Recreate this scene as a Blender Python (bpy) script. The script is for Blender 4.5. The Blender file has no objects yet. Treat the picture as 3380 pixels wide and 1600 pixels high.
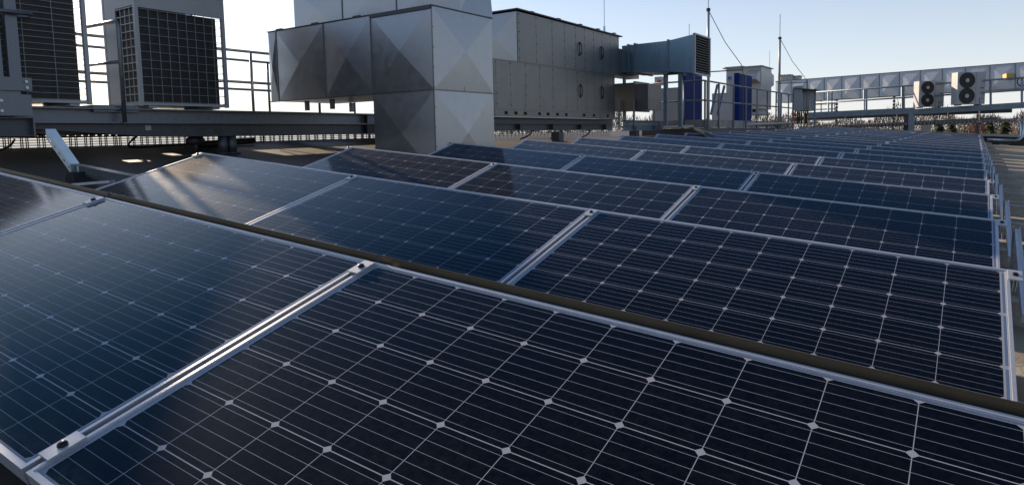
import bpy, math, random
from mathutils import Vector, Matrix
rnd = random.Random(7)
R = math.radians
S = bpy.context.scene
C = S.collection

# ------------------------------------------------------------------ camera
FOC, YAW, PIT, ROL = 2249.0, -0.59763, -0.08912, -0.02227
CAM = Vector((3.182, -1.477, 0.224))
fw = Vector((math.sin(YAW)*math.cos(PIT), math.cos(YAW)*math.cos(PIT), math.sin(PIT)))
rt0 = Vector((math.cos(YAW), -math.sin(YAW), 0)); up0 = rt0.cross(fw)
RT = math.cos(ROL)*rt0 + math.sin(ROL)*up0
UP = -math.sin(ROL)*rt0 + math.cos(ROL)*up0
cam = bpy.data.cameras.new('camera'); cam.sensor_width = 36.0; cam.lens = 36.0*FOC/3380.0
cam.shift_y = -145.0/3380.0; cam.clip_start = 0.05; cam.clip_end = 8000
co = bpy.data.objects.new('camera', cam); C.objects.link(co)
m = Matrix.Identity(4)
for i in range(3):
    m[i][0] = RT[i]; m[i][1] = UP[i]; m[i][2] = -fw[i]; m[i][3] = CAM[i]
co.matrix_world = m
S.camera = co

# ------------------------------------------------------------------ light
SUN_AZ, SUN_EL = R(-72.0), R(18.8)           # azimuth from +Y, negative towards -X
w = bpy.data.worlds.new('World'); S.world = w; w.use_nodes = True
nt = w.node_tree
bg = nt.nodes['Background']
sky = nt.nodes.new('ShaderNodeTexSky'); sky.sky_type = 'NISHITA'; sky.sun_disc = False
sky.sun_elevation = SUN_EL; sky.sun_rotation = SUN_AZ
sky.air_density = 0.7; sky.dust_density = 0.6; sky.ozone_density = 2.0; sky.altitude = 200
wb = nt.nodes.new('ShaderNodeMix'); wb.data_type = 'RGBA'; wb.blend_type = 'MULTIPLY'; wb.inputs[0].default_value = 1.0
wb.inputs[7].default_value = (0.95, 0.95, 0.93, 1)
nt.links.new(sky.outputs[0], wb.inputs[6])
# pale haze thickening towards the horizon, by elevation above it
tcw = nt.nodes.new('ShaderNodeTexCoord'); spw = nt.nodes.new('ShaderNodeSeparateXYZ'); nt.links.new(tcw.outputs['Generated'], spw.inputs[0])
def wm(op, a, b_):
    k = nt.nodes.new('ShaderNodeMath'); k.operation = op
    for q, v in enumerate((a, b_)):
        if isinstance(v, (int, float)): k.inputs[q].default_value = v
        else: nt.links.new(v, k.inputs[q])
    return k.outputs[0]
hz = wm('POWER', 2.71828, wm('MULTIPLY', wm('MAXIMUM', spw.outputs[2], 0.0), -5.4))
hm = nt.nodes.new('ShaderNodeMix'); hm.data_type = 'RGBA'; nt.links.new(hz, hm.inputs[0]); nt.links.new(wb.outputs[2], hm.inputs[6]); hm.inputs[7].default_value = (5.0, 5.0, 4.95, 1)
nt.links.new(hm.outputs[2], bg.inputs[0]); bg.inputs[1].default_value = 0.10
sd = Vector((math.sin(SUN_AZ)*math.cos(SUN_EL), math.cos(SUN_AZ)*math.cos(SUN_EL), math.sin(SUN_EL)))
sl = bpy.data.lights.new('sun', 'SUN'); sl.energy = 5.0; sl.angle = R(0.53); sl.color = (1.0, 0.79, 0.57)
so = bpy.data.objects.new('sun', sl); C.objects.link(so)
so.rotation_euler = sd.to_track_quat('Z', 'Y').to_euler()
S.view_settings.view_transform = 'Standard'; S.view_settings.look = 'None'
S.view_settings.exposure = 0.82; S.view_settings.gamma = 1.0
S.cycles.max_bounces = 6; S.cycles.caustics_reflective = False

# ------------------------------------------------------------------ survey helpers (photo bearing -> point on a known plane)
def ray(px, py): return fw + RT*((px-1690.0)/FOC) - UP*((py-655.0)/FOC)
def on_x(px, py, X): d = ray(px, py); return CAM + d*((X-CAM.x)/d.x)
def on_y(px, py, Y): d = ray(px, py); return CAM + d*((Y-CAM.y)/d.y)
def on_d(px, py, D): return CAM + ray(px, py)*D
SX, SY, ZR = -0.0895, 0.0073, -0.40
def roofz(x, y): return ZR + SX*max(x, -6.9) + SY*y

# ------------------------------------------------------------------ materials
def mat(name, col, rough=0.5, metal=0.0, spec=0.5, var=0.0, vscale=6.0, bump=0.0, bscale=40.0, rvar=0.0, stretch=None, col2=None):
    M = bpy.data.materials.new(name); M.use_nodes = True
    n = M.node_tree; b = n.nodes['Principled BSDF']
    b.inputs['Base Color'].default_value = (*col, 1); b.inputs['Roughness'].default_value = rough
    b.inputs['Metallic'].default_value = metal; b.inputs['Specular IOR Level'].default_value = spec
    tc = n.nodes.new('ShaderNodeTexCoord'); src = tc.outputs['Object']
    if stretch:
        mp = n.nodes.new('ShaderNodeMapping'); mp.inputs['Scale'].default_value = stretch
        n.links.new(src, mp.inputs[0]); src = mp.outputs[0]
    if var or rvar:
        t = n.nodes.new('ShaderNodeTexNoise'); t.inputs['Scale'].default_value = vscale; t.inputs['Detail'].default_value = 7; t.inputs['Roughness'].default_value = .62
        n.links.new(src, t.inputs['Vector'])
        if var:
            r = n.nodes.new('ShaderNodeValToRGB'); r.color_ramp.elements[0].position = .32; r.color_ramp.elements[1].position = .7
            c2 = col2 or tuple(c*(1+var) for c in col)
            r.color_ramp.elements[0].color = (*[c*(1-var) for c in col], 1); r.color_ramp.elements[1].color = (*c2, 1)
            n.links.new(t.outputs['Fac'], r.inputs[0]); n.links.new(r.outputs[0], b.inputs['Base Color'])
        if rvar:
            q = n.nodes.new('ShaderNodeMapRange'); q.inputs[1].default_value = .3; q.inputs[2].default_value = .7
            q.inputs[3].default_value = max(.03, rough-rvar); q.inputs[4].default_value = rough+rvar
            n.links.new(t.outputs['Fac'], q.inputs[0]); n.links.new(q.outputs[0], b.inputs['Roughness'])
    if bump:
        t2 = n.nodes.new('ShaderNodeTexNoise'); t2.inputs['Scale'].default_value = bscale; t2.inputs['Detail'].default_value = 4
        n.links.new(src, t2.inputs['Vector'])
        bp = n.nodes.new('ShaderNodeBump'); bp.inputs['Strength'].default_value = bump; bp.inputs['Distance'].default_value = .02
        n.links.new(t2.outputs['Fac'], bp.inputs['Height']); n.links.new(bp.outputs[0], b.inputs['Normal'])
    return M
GALV = mat('galvanised_sheet', (.335, .355, .385), .33, .95, var=.05, vscale=9, bump=.03, bscale=2.0, rvar=.05)
GALV2 = mat('galvanised_sheet_dull', (.185, .185, .185), .38, .88, var=.05, vscale=4, bump=.04, bscale=2.0, rvar=.05)
HOTDIP = mat('hot_dip_steel', (.20, .215, .235), .5, .75, var=.25, vscale=22, rvar=.12)
BEAM = mat('beam_steel', (.09, .095, .105), .5, .6, var=.25, vscale=9, rvar=.1)
BEAMB = mat('blue_grey_steel', (.20, .25, .30), .5, .5, var=.2, vscale=7)
ALU = mat('anodised_aluminium', (.60, .61, .64), .40, .55, var=.06, vscale=30)
TRAY = mat('bright_zinc', (.34, .40, .46), .28, .9, var=.08, vscale=12)
WHITE = mat('white_enamel', (.42, .42, .415), .38, 0, var=.05, vscale=3)
LIGHTGREY = mat('light_grey_enamel', (.36, .38, .40), .42, 0, var=.05, vscale=4)
COIL = mat('coil_fins', (.030, .028, .027), .55, .3, var=.3, vscale=14)
WIRE = mat('grille_wire', (.30, .30, .285), .45, .2)
BLACK = mat('black_rubber', (.012, .012, .013), .6)
DARK = mat('dark_recess', (.008, .008, .009), .8)
BOLT = mat('blackened_bolt', (.03, .03, .033), .3, .8)
BLUE = mat('blue_panel', (.003, .022, .135), .6, 0, spec=.12, var=.1, vscale=8)
CONC = mat('concrete_block', (.33, .30, .26), .9, var=.2, vscale=9, bump=.3, bscale=60)
DEFL = mat('deflector_sheet', (.105, .088, .062), .42, .7, var=.15, vscale=2.5, rvar=.08)  # galvanised metal; its warm brown reflection is put into the base colour
CREAM = mat('pale_coping', (.50, .47, .42), .6, 0, var=.1)
RED = mat('red_cable', (.45, .03, .02), .5)
YEL = mat('yellow_cable', (.55, .50, .05), .5)
AMBER = mat('amber_plastic', (.62, .36, .06), .4)
BARK = mat('bark', (.075, .058, .045), .9, var=.3, vscale=1.5)
TWIG = mat('winter_twigs', (.10, .080, .066), .9, var=.2, vscale=.25)
TWIG2 = mat('rusty_twigs', (.15, .085, .045), .9, var=.35, vscale=.3)
EVER = mat('evergreen', (.045, .06, .022), .9, var=.4, vscale=.4)
BRICK = mat('red_brick', (.34, .11, .07), .9, var=.15, vscale=.6)
TILE = mat('dark_roof_tile', (.12, .075, .06), .9, var=.2)
LAND = mat('winter_land', (.13, .115, .085), 1, var=.3, vscale=.02)
WINDOW = mat('window_glass', (.05, .06, .07), .1)

def roof_material():
    M = bpy.data.materials.new('bitumen_roof'); M.use_nodes = True
    n = M.node_tree; b = n.nodes['Principled BSDF']
    tc = n.nodes.new('ShaderNodeTexCoord'); o = tc.outputs['Object']
    t = n.nodes.new('ShaderNodeTexNoise'); t.inputs['Scale'].default_value = .7; t.inputs['Detail'].default_value = 9; t.inputs['Roughness'].default_value = .65
    n.links.new(o, t.inputs['Vector'])
    r = n.nodes.new('ShaderNodeValToRGB')
    r.color_ramp.elements[0].position = .3; r.color_ramp.elements[0].color = (.054, .046, .038, 1)
    r.color_ramp.elements[1].position = .72; r.color_ramp.elements[1].color = (.118, .100, .080, 1)
    n.links.new(t.outputs['Fac'], r.inputs[0])
    br = n.nodes.new('ShaderNodeTexBrick'); br.offset = .37; br.inputs['Scale'].default_value = 1
    br.inputs['Mortar Size'].default_value = .012; br.inputs['Brick Width'].default_value = 5.0; br.inputs['Row Height'].default_value = 1.0
    br.inputs['Color1'].default_value = (1, 1, 1, 1); br.inputs['Color2'].default_value = (.86, .86, .86, 1); br.inputs['Mortar'].default_value = (.45, .45, .45, 1)
    n.links.new(o, br.inputs['Vector'])
    mx = n.nodes.new('ShaderNodeMix'); mx.data_type = 'RGBA'; mx.blend_type = 'MULTIPLY'; mx.inputs[0].default_value = 1
    n.links.new(r.outputs[0], mx.inputs[6]); n.links.new(br.outputs[0], mx.inputs[7]); n.links.new(mx.outputs[2], b.inputs['Base Color'])
    t2 = n.nodes.new('ShaderNodeTexNoise'); t2.inputs['Scale'].default_value = 120; n.links.new(o, t2.inputs['Vector'])
    bp = n.nodes.new('ShaderNodeBump'); bp.inputs['Strength'].default_value = .18; bp.inputs['Distance'].default_value = .01
    n.links.new(t2.outputs['Fac'], bp.inputs['Height']); n.links.new(bp.outputs[0], b.inputs['Normal'])
    b.inputs['Roughness'].default_value = .56; b.inputs['Specular IOR Level'].default_value = .6
    return M
ROOF = roof_material()

CELL, PL, PW = .159, 1.645, .992
MU, MV = (PL-10*CELL)/2, (PW-6*CELL)/2
def panel_material():
    M = bpy.data.materials.new('monocrystalline_glass'); M.use_nodes = True
    n = M.node_tree; b = n.nodes['Principled BSDF']; L = n.links.new
    def mth(op, a, b_=None, c=None):
        k = n.nodes.new('ShaderNodeMath'); k.operation = op
        for i, v in enumerate((a, b_, c)):
            if v is None: continue
            if isinstance(v, (int, float)): k.inputs[i].default_value = v
            else: L(v, k.inputs[i])
        return k.outputs[0]
    uv = n.nodes.new('ShaderNodeUVMap'); uv.uv_map = 'UVMap'
    sp = n.nodes.new('ShaderNodeSeparateXYZ'); L(uv.outputs[0], sp.inputs[0])
    u, v = sp.outputs[0], sp.outputs[1]
    cu = mth('DIVIDE', mth('SUBTRACT', u, MU), CELL); cv = mth('DIVIDE', mth('SUBTRACT', v, MV), CELL)
    fu = mth('FRACT', cu); fv = mth('FRACT', cv)
    du = mth('MULTIPLY', mth('ABSOLUTE', mth('SUBTRACT', fu, .5)), CELL)
    dv = mth('MULTIPLY', mth('ABSOLUTE', mth('SUBTRACT', fv, .5)), CELL)
    hu, hv = CELL/2-.0008, CELL/2-.0012
    inside = mth('MULTIPLY', mth('LESS_THAN', du, hu), mth('LESS_THAN', dv, hv))
    inside = mth('MULTIPLY', inside, mth('LESS_THAN', mth('ADD', du, dv), hu+hv-.0092))
    gu = mth('MULTIPLY', mth('GREATER_THAN', cu, 0), mth('LESS_THAN', cu, 10))
    gv = mth('MULTIPLY', mth('GREATER_THAN', cv, 0), mth('LESS_THAN', cv, 6))
    grid = mth('MULTIPLY', gu, gv)
    cell = mth('MULTIPLY', inside, grid)
    bb = mth('FRACT', mth('MULTIPLY', fv, 5.0))
    bus = mth('LESS_THAN', mth('ABSOLUTE', mth('SUBTRACT', bb, .5)), .00055/(CELL/5))
    bus = mth('MULTIPLY', bus, grid)
    fing = mth('FRACT', mth('MULTIPLY', u, 1/.0018))
    # collector ribbon printed in the wide end margin
    rib = mth('MULTIPLY', mth('GREATER_THAN', u, PL-MU+.005), mth('LESS_THAN', u, PL-MU+.0135))
    rib = mth('MULTIPLY', rib, mth('MULTIPLY', gv, mth('LESS_THAN', mth('ABSOLUTE', mth('SUBTRACT', mth('FRACT', mth('MULTIPLY', cv, .5)), .5)), .47)))
    tn = n.nodes.new('ShaderNodeTexCoord')
    oi = n.nodes.new('ShaderNodeObjectInfo')
    addv = n.nodes.new('ShaderNodeVectorMath'); addv.operation = 'ADD'
    L(tn.outputs['Object'], addv.inputs[0])
    rv = n.nodes.new('ShaderNodeVectorMath'); rv.operation = 'SCALE'; rv.inputs[0].default_value = (31, 17, 9); L(oi.outputs['Random'], rv.inputs['Scale']); L(rv.outputs[0], addv.inputs[1])
    d1 = n.nodes.new('ShaderNodeTexNoise'); d1.inputs['Scale'].default_value = 55; d1.inputs['Detail'].default_value = 8; d1.inputs['Roughness'].default_value = .75; L(addv.outputs[0], d1.inputs['Vector'])
    d2 = n.nodes.new('ShaderNodeTexNoise'); d2.inputs['Scale'].default_value = 2.2; d2.inputs['Detail'].default_value = 4; L(addv.outputs[0], d2.inputs['Vector'])
    vo = n.nodes.new('ShaderNodeTexVoronoi'); vo.inputs['Scale'].default_value = 130; L(addv.outputs[0], vo.inputs['Vector'])
    spk = mth('LESS_THAN', vo.outputs['Distance'], .085)
    def ramp(x, a, c):
        q = n.nodes.new('ShaderNodeMapRange'); L(x, q.inputs[0]); q.inputs[1].default_value = a; q.inputs[2].default_value = c; return q.outputs[0]
    dust = mth('MULTIPLY', ramp(d1.outputs['Fac'], .42, .72), mth('ADD', mth('MULTIPLY', ramp(d2.outputs['Fac'], .35, .7), .8), .35))
    dust = mth('ADD', mth('MULTIPLY', dust, .055), mth('MULTIPLY', spk, .09))
    edge = mth('MULTIPLY', ramp(v, PW-.075, PW-.012), ramp(d1.outputs['Fac'], .35, .62))
    dust = mth('ADD', dust, mth('MULTIPLY', edge, .16))
    # busbars vary a little in brightness as solder does
    def mix(f, a, c):
        k = n.nodes.new('ShaderNodeMix'); k.data_type = 'RGBA'
        if isinstance(f, (int, float)): k.inputs[0].default_value = f
        else: L(f, k.inputs[0])
        for s, x in ((6, a), (7, c)):
            if isinstance(x, tuple): k.inputs[s].default_value = (*x, 1)
            else: L(x, k.inputs[s])
        return k.outputs[2]
    wn = n.nodes.new('ShaderNodeTexWhiteNoise'); wn.noise_dimensions = '3D'; cmb = n.nodes.new('ShaderNodeCombineXYZ')
    L(mth('FLOOR', cu), cmb.inputs[0]); L(mth('FLOOR', cv), cmb.inputs[1]); L(oi.outputs['Random'], cmb.inputs[2]); L(cmb.outputs[0], wn.inputs['Vector'])
    tint = mix(oi.outputs['Random'], (.0012, .0032, .008), (.0018, .0034, .0065))
    col = mix(cell, (.36, .38, .43), mix(mth('MULTIPLY', wn.outputs['Value'], .6), tint, (.0035, .0045, .007)))
    col = mix(bus, col, (.27, .31, .37))
    col = mix(rib, col, (.13, .20, .33))
    col = mix(dust, col, (.19, .14, .10))
    n.nodes.remove(b); out = n.nodes['Material Output']
    df = n.nodes.new('ShaderNodeBsdfDiffuse'); L(col, df.inputs['Color'])
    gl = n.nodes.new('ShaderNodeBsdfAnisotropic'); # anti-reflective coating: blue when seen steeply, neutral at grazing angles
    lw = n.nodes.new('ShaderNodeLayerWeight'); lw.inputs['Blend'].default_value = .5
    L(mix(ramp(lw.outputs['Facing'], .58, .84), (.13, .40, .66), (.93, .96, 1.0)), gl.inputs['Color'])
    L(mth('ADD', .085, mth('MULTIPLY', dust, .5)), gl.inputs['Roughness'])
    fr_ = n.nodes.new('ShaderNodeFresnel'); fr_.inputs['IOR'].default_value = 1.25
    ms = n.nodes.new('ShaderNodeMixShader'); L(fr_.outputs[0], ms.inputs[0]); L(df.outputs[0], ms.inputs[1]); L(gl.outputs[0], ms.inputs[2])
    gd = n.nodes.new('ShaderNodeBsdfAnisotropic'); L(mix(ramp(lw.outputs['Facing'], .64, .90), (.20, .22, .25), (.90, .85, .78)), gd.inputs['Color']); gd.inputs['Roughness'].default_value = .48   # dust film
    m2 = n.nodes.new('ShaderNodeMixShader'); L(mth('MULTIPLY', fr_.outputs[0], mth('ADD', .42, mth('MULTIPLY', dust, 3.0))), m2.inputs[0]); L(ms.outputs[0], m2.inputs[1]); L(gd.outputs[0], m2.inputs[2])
    L(m2.outputs[0], out.inputs['Surface'])
    return M
PANELGLASS = panel_material()

# ------------------------------------------------------------------ mesh builder
class MB:
    def __init__(s): s.v = []; s.f = []
    def add(s, vs, fs):
        o = len(s.v); s.v += [Vector(p) for p in vs]; s.f += [tuple(o+i for i in q) for q in fs]; return s
    def box(s, a, b):
        x0, x1 = sorted((a[0], b[0])); y0, y1 = sorted((a[1], b[1])); z0, z1 = sorted((a[2], b[2]))
        return s.add([(x0,y0,z0),(x1,y0,z0),(x1,y1,z0),(x0,y1,z0),(x0,y0,z1),(x1,y0,z1),(x1,y1,z1),(x0,y1,z1)],
                     [(0,3,2,1),(4,5,6,7),(0,1,5,4),(1,2,6,5),(2,3,7,6),(3,0,4,7)])
    def hexa(s, p): return s.add(p, [(0,3,2,1),(4,5,6,7),(0,1,5,4),(1,2,6,5),(2,3,7,6),(3,0,4,7)])
    def bar(s, a, b, w, h, up=(0,0,1)):
        a, b = Vector(a), Vector(b); d = (b-a).normalized(); u = Vector(up)
        if abs(d.dot(u)) > .98: u = Vector((0,1,0))
        r = d.cross(u).normalized(); u = r.cross(d)
        o = [(-1,-1),(1,-1),(1,1),(-1,1)]
        vs = [a + r*(i*w/2) + u*(j*h/2) for i, j in o] + [b + r*(i*w/2) + u*(j*h/2) for i, j in o]
        return s.add(vs, [(3,2,1,0),(4,5,6,7),(0,1,5,4),(1,2,6,5),(2,3,7,6),(3,0,4,7)])
    def tube(s, pts, r, n=8, cap=True):
        pts = [Vector(p) for p in pts]; rings = []
        u = None
        for i, p in enumerate(pts):
            d = (pts[min(i+1, len(pts)-1)] - pts[max(i-1, 0)]).normalized()
            if u is None: u = d.orthogonal().normalized()
            u = (u - d*u.dot(d)).normalized(); q = d.cross(u)
            rr = r[i] if isinstance(r, (list, tuple)) else r
            rings.append([p + u*(rr*math.cos(2*math.pi*k/n)) + q*(rr*math.sin(2*math.pi*k/n)) for k in range(n)])
        vs = [x for g in rings for x in g]; fs = []
        for i in range(len(pts)-1):
            for k in range(n):
                fs.append((i*n+k, i*n+(k+1) % n, (i+1)*n+(k+1) % n, (i+1)*n+k))
        if cap: fs += [tuple(range(n))[::-1], tuple((len(pts)-1)*n+k for k in range(n))]
        return s.add(vs, fs)
    def cyl(s, a, b, r, n=16): return s.tube([a, b], r, n)
    def xpanel(s, p, depth):
        """cross-broken sheet: four triangles meeting at a raised middle"""
        p = [Vector(q) for q in p]; nrm = (p[1]-p[0]).cross(p[3]-p[0]).normalized()
        c = sum(p, Vector())/4 + nrm*depth
        return s.add(p+[c], [(0,1,4),(1,2,4),(2,3,4),(3,0,4)])
    def prism(s, poly, ext):
        n = len(poly); e = Vector(ext); vs = [Vector(q) for q in poly] + [Vector(q)+e for q in poly]
        return s.add(vs, [tuple(range(n))[::-1], tuple(range(n, 2*n))] + [(i, (i+1) % n, n+(i+1) % n, n+i) for i in range(n)])
    def build(s, name, m_, parent=None, smooth=False):
        off = Vector(parent.get('_base', (0,0,0))) if parent else Vector()
        me = bpy.data.meshes.new(name); me.from_pydata([v-off for v in s.v], [], s.f); me.update()
        import bmesh
        bm = bmesh.new(); bm.from_mesh(me); bmesh.ops.recalc_face_normals(bm, faces=bm.faces); bm.to_mesh(me); bm.free()
        me.materials.append(m_)
        if smooth:
            for q in me.polygons: q.use_smooth = True
        o = bpy.data.objects.new(name, me); C.objects.link(o)
        if parent:
            o.parent = parent
            o['_base'] = tuple(off)
        return o
def tag(o, label, cat, group=None):
    o['label'] = label; o['category'] = cat
    if group: o['group'] = group
    return o
def thing(name, label, cat, loc=(0,0,0), group=None):
    o = bpy.data.objects.new(name, None); C.objects.link(o); o.location = loc; o['_base'] = tuple(loc)
    o.empty_display_size = .1
    return tag(o, label, cat, group)
def struct(o, kind='structure'): o['kind'] = kind; return o
def copy_tree(o, parent=None):
    c = o.copy(); C.objects.link(c)
    if parent: c.parent = parent
    for ch in o.children: copy_tree(ch, c)
    return c
ORD = ['first','second','third','fourth','fifth','sixth','seventh','eighth','ninth','tenth','eleventh','twelfth','thirteenth','fourteenth','fifteenth',
       'sixteenth','seventeenth','eighteenth','nineteenth','twentieth','twenty-first','twenty-second','twenty-third']

# ------------------------------------------------------------------ setting: roof, land
mb = MB()
xs = [-12, -9.0, -6.9, -6.4, -4, 0, 4, 9.5]; ys = [-6, 0, 8, 16, 24, 34.6]
def zz(x, y): return roofz(x, y) - (0 if x >= -6.9 else (-6.9-x)*.16)
vs = [(x, y, zz(x, y)) for y in ys for x in xs]; nx = len(xs)
fs = [(j*nx+i, j*nx+i+1, (j+1)*nx+i+1, (j+1)*nx+i) for j in range(len(ys)-1) for i in range(nx-1)]
mb.add(vs, fs)
struct(mb.build('roof', ROOF))
mb = MB(); mb.add([(x, y, zz(x, y)+.006) for y in ys for x in (3.2, 9.4)], [(2*k, 2*k+1, 2*k+3, 2*k+2) for k in range(len(ys)-1)])
struct(mb.build('path', mat('grey_paving', (.27, .225, .165), .8, var=.28, vscale=1.3, bump=.2, bscale=90)))
mb = MB(); mb.box((-11.9, -5.9, -15), (9.4, 34.5, -1.9)); tag(mb.build('building', CREAM), 'pale flat roofed building below the panels', 'building')
mb = MB(); N = 48
mb.add([(0,0,-15)] + [(6000*math.cos(2*math.pi*k/N), 6000*math.sin(2*math.pi*k/N), -15) for k in range(N)], [(0, k+1, (k+1) % N+1) for k in range(N)])
struct(mb.build('ground', LAND))

# ------------------------------------------------------------------ solar panels
TILT = 0.26604; PITCH = 1.4984; DZ = .0110; GAP = .012; NROW = 22
U = Vector((1, 0, SX)).normalized(); V = Vector((0, math.cos(TILT), math.sin(TILT))); NN = U.cross(V).normalized()
def loc(u, v, n): return U*u + V*v + NN*n          # v runs 0 (top edge) .. -PW (low edge)
def rowpt(row, x): return Vector((x, (row-1)*PITCH, SX*x + (row-1)*DZ))
def ring(mbx, u0, u1, v0, v1, w, n0, n1):
    o = [(u0,v0),(u1,v0),(u1,v1),(u0,v1)]; i = [(u0+w,v0+w),(u1-w,v0+w),(u1-w,v1-w),(u0+w,v1-w)]
    vs = [loc(a,b,n1) for a,b in o] + [loc(a,b,n1) for a,b in i] + [loc(a,b,n0) for a,b in o] + [loc(a,b,n0) for a,b in i]
    fs = []
    for k in range(4):
        j = (k+1) % 4
        fs += [(k,j,4+j,4+k), (8+j,8+k,12+k,12+j), (k,8+k,8+j,j), (4+k,4+j,12+j,12+k)]
    mbx.add(vs, fs)
fr = MB()
ring(fr, 0, PL, -PW, 0, .0100, -.040, .0)
ring(fr, .0100, PL-.0100, -PW+.0100, -.0100, .0040, -.036, -.0022)
frame_mesh = None
def glass_mesh():
    me = bpy.data.meshes.new('glass')
    e = .012
    q = [(e,-PW+e),(PL-e,-PW+e),(PL-e,-e),(e,-e)]
    vs = [loc(a,b,-.0042) for a,b in q] + [loc(a,b,-.0095) for a,b in q]
    me.from_pydata(vs, [], [(0,1,2,3),(7,6,5,4),(0,4,5,1),(1,5,6,2),(2,6,7,3),(3,7,4,0)])
    ul = me.uv_layers.new(name='UVMap')
    for p_ in me.polygons:
        for li in p_.loop_indices:
            a, b_ = q[me.loops[li].vertex_index % 4]; ul.data[li].uv = (a, -b_)
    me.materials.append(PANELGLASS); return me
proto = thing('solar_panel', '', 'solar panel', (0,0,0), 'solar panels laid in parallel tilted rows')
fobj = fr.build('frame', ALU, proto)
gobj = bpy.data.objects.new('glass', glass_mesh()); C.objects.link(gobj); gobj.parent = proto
WHERE = ['left', 'middle', 'right']
first = True
for row in range(1, NROW+1):
    for k in range(3):
        o = proto if first else copy_tree(proto); first = False
        o.location = rowpt(row, (k-1)*(PL+GAP))
        if row == 1: lab = {0: 'nearest row dark solar panel mirroring bright sky, cut off by the photo edge', 1: 'large dark solar panel of the nearest row between its two clamped joints', 2: 'large black dusty solar panel filling the foreground, right of the clamped joint'}[k]
        elif row == NROW: lab = 'blue solar panel at the %s of the farthest row' % {0: 'left end', 1: 'middle', 2: 'right end'}[k]
        else: lab = 'blue solar panel at the %s of the %s row from the front' % ({0: 'left end', 1: 'middle', 2: 'right end'}[k], ORD[row-1])
        o['label'] = lab
# clamps
def clamp_proto():
    t = thing('panel_clamp', '', 'clamp', (0,0,0), 'metal clamps pinching neighbouring panels')
    b = MB(); o = [(-.021,-.038),(.021,-.038),(.021,.038),(-.021,.038)]
    b.add([loc(x,y,.0015) for x,y in o]+[loc(x,y,.0065) for x,y in o], [(0,3,2,1),(4,5,6,7),(0,1,5,4),(1,2,6,5),(2,3,7,6),(3,0,4,7)])
    for sx in (-1, 1):
        x0, x1 = sorted((sx*.0035, sx*.0062)); o = [(x0,-.038),(x1,-.038),(x1,.038),(x0,.038)]
        b.add([loc(x,y,-.04) for x,y in o]+[loc(x,y,.0014) for x,y in o], [(0,3,2,1),(4,5,6,7),(0,1,5,4),(1,2,6,5),(2,3,7,6),(3,0,4,7)])
    b.build('body', ALU, t)
    b = MB(); b.tube([loc(0,0,.0066), loc(0,0,.0108), loc(0,0,.0140)], [.0105, .0100, .0066], 14)
    b.build('bolt', BOLT, t, True)
    return t
cp = clamp_proto(); first = True
def put_clamp(pos, lab):
    global first
    o = cp if first else copy_tree(cp); first = False
    o.location = pos; o['label'] = lab; return o
JN = {0: 'left end', 1: 'left joint', 2: 'right joint', 3: 'right end'}
for row in range(1, NROW+1):
    rn = 'nearest' if row == 1 else 'farthest' if row == NROW else ORD[row-1]
    for k in range(4):
        if row == 1 and k in (0, 3): continue
        x = (k-1)*(PL+GAP) - GAP/2 + (-.003 if k == 0 else .003 if k == 3 else 0)
        put_clamp(rowpt(row, x) + V*(-.05), 'small metal clamp on the top edge at the %s of the %s panel row' % (JN[k], rn))
        if row == 1: put_clamp(rowpt(row, x) + V*(-PW+.075), 'small metal clamp with black bolt at the low edge, %s of the nearest row' % JN[k])
# deflector sheets standing behind the nearest row
for k in range(3):
    x0 = (k-1)*(PL+GAP) + (-.1 if k == 0 else .0); x1 = (k)*(PL+GAP) - .004
    b = MB(); a0, a1 = rowpt(1, x0), rowpt(1, x1)
    y = .012 + .004*k
    b.hexa([a0+Vector((0,y,-.27)), a1+Vector((0,y,-.27)), a1+Vector((0,y+.0015,-.27)), a0+Vector((0,y+.0015,-.27)),
            a0+Vector((0,y,.0195)), a1+Vector((0,y,.0195)), a1+Vector((0,y+.0015,.0195)), a0+Vector((0,y+.0015,.0195))])
    tag(b.build('wind_deflector', DEFL), ['dark sheet metal strip standing behind the nearest row, left piece by the rubber foot', 'dark brown sheet metal strip behind the middle panel of the nearest row', 'brown sheet metal strip behind the black foreground panel'][k], 'wind deflector', 'sheet metal strips behind the nearest row')
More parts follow.
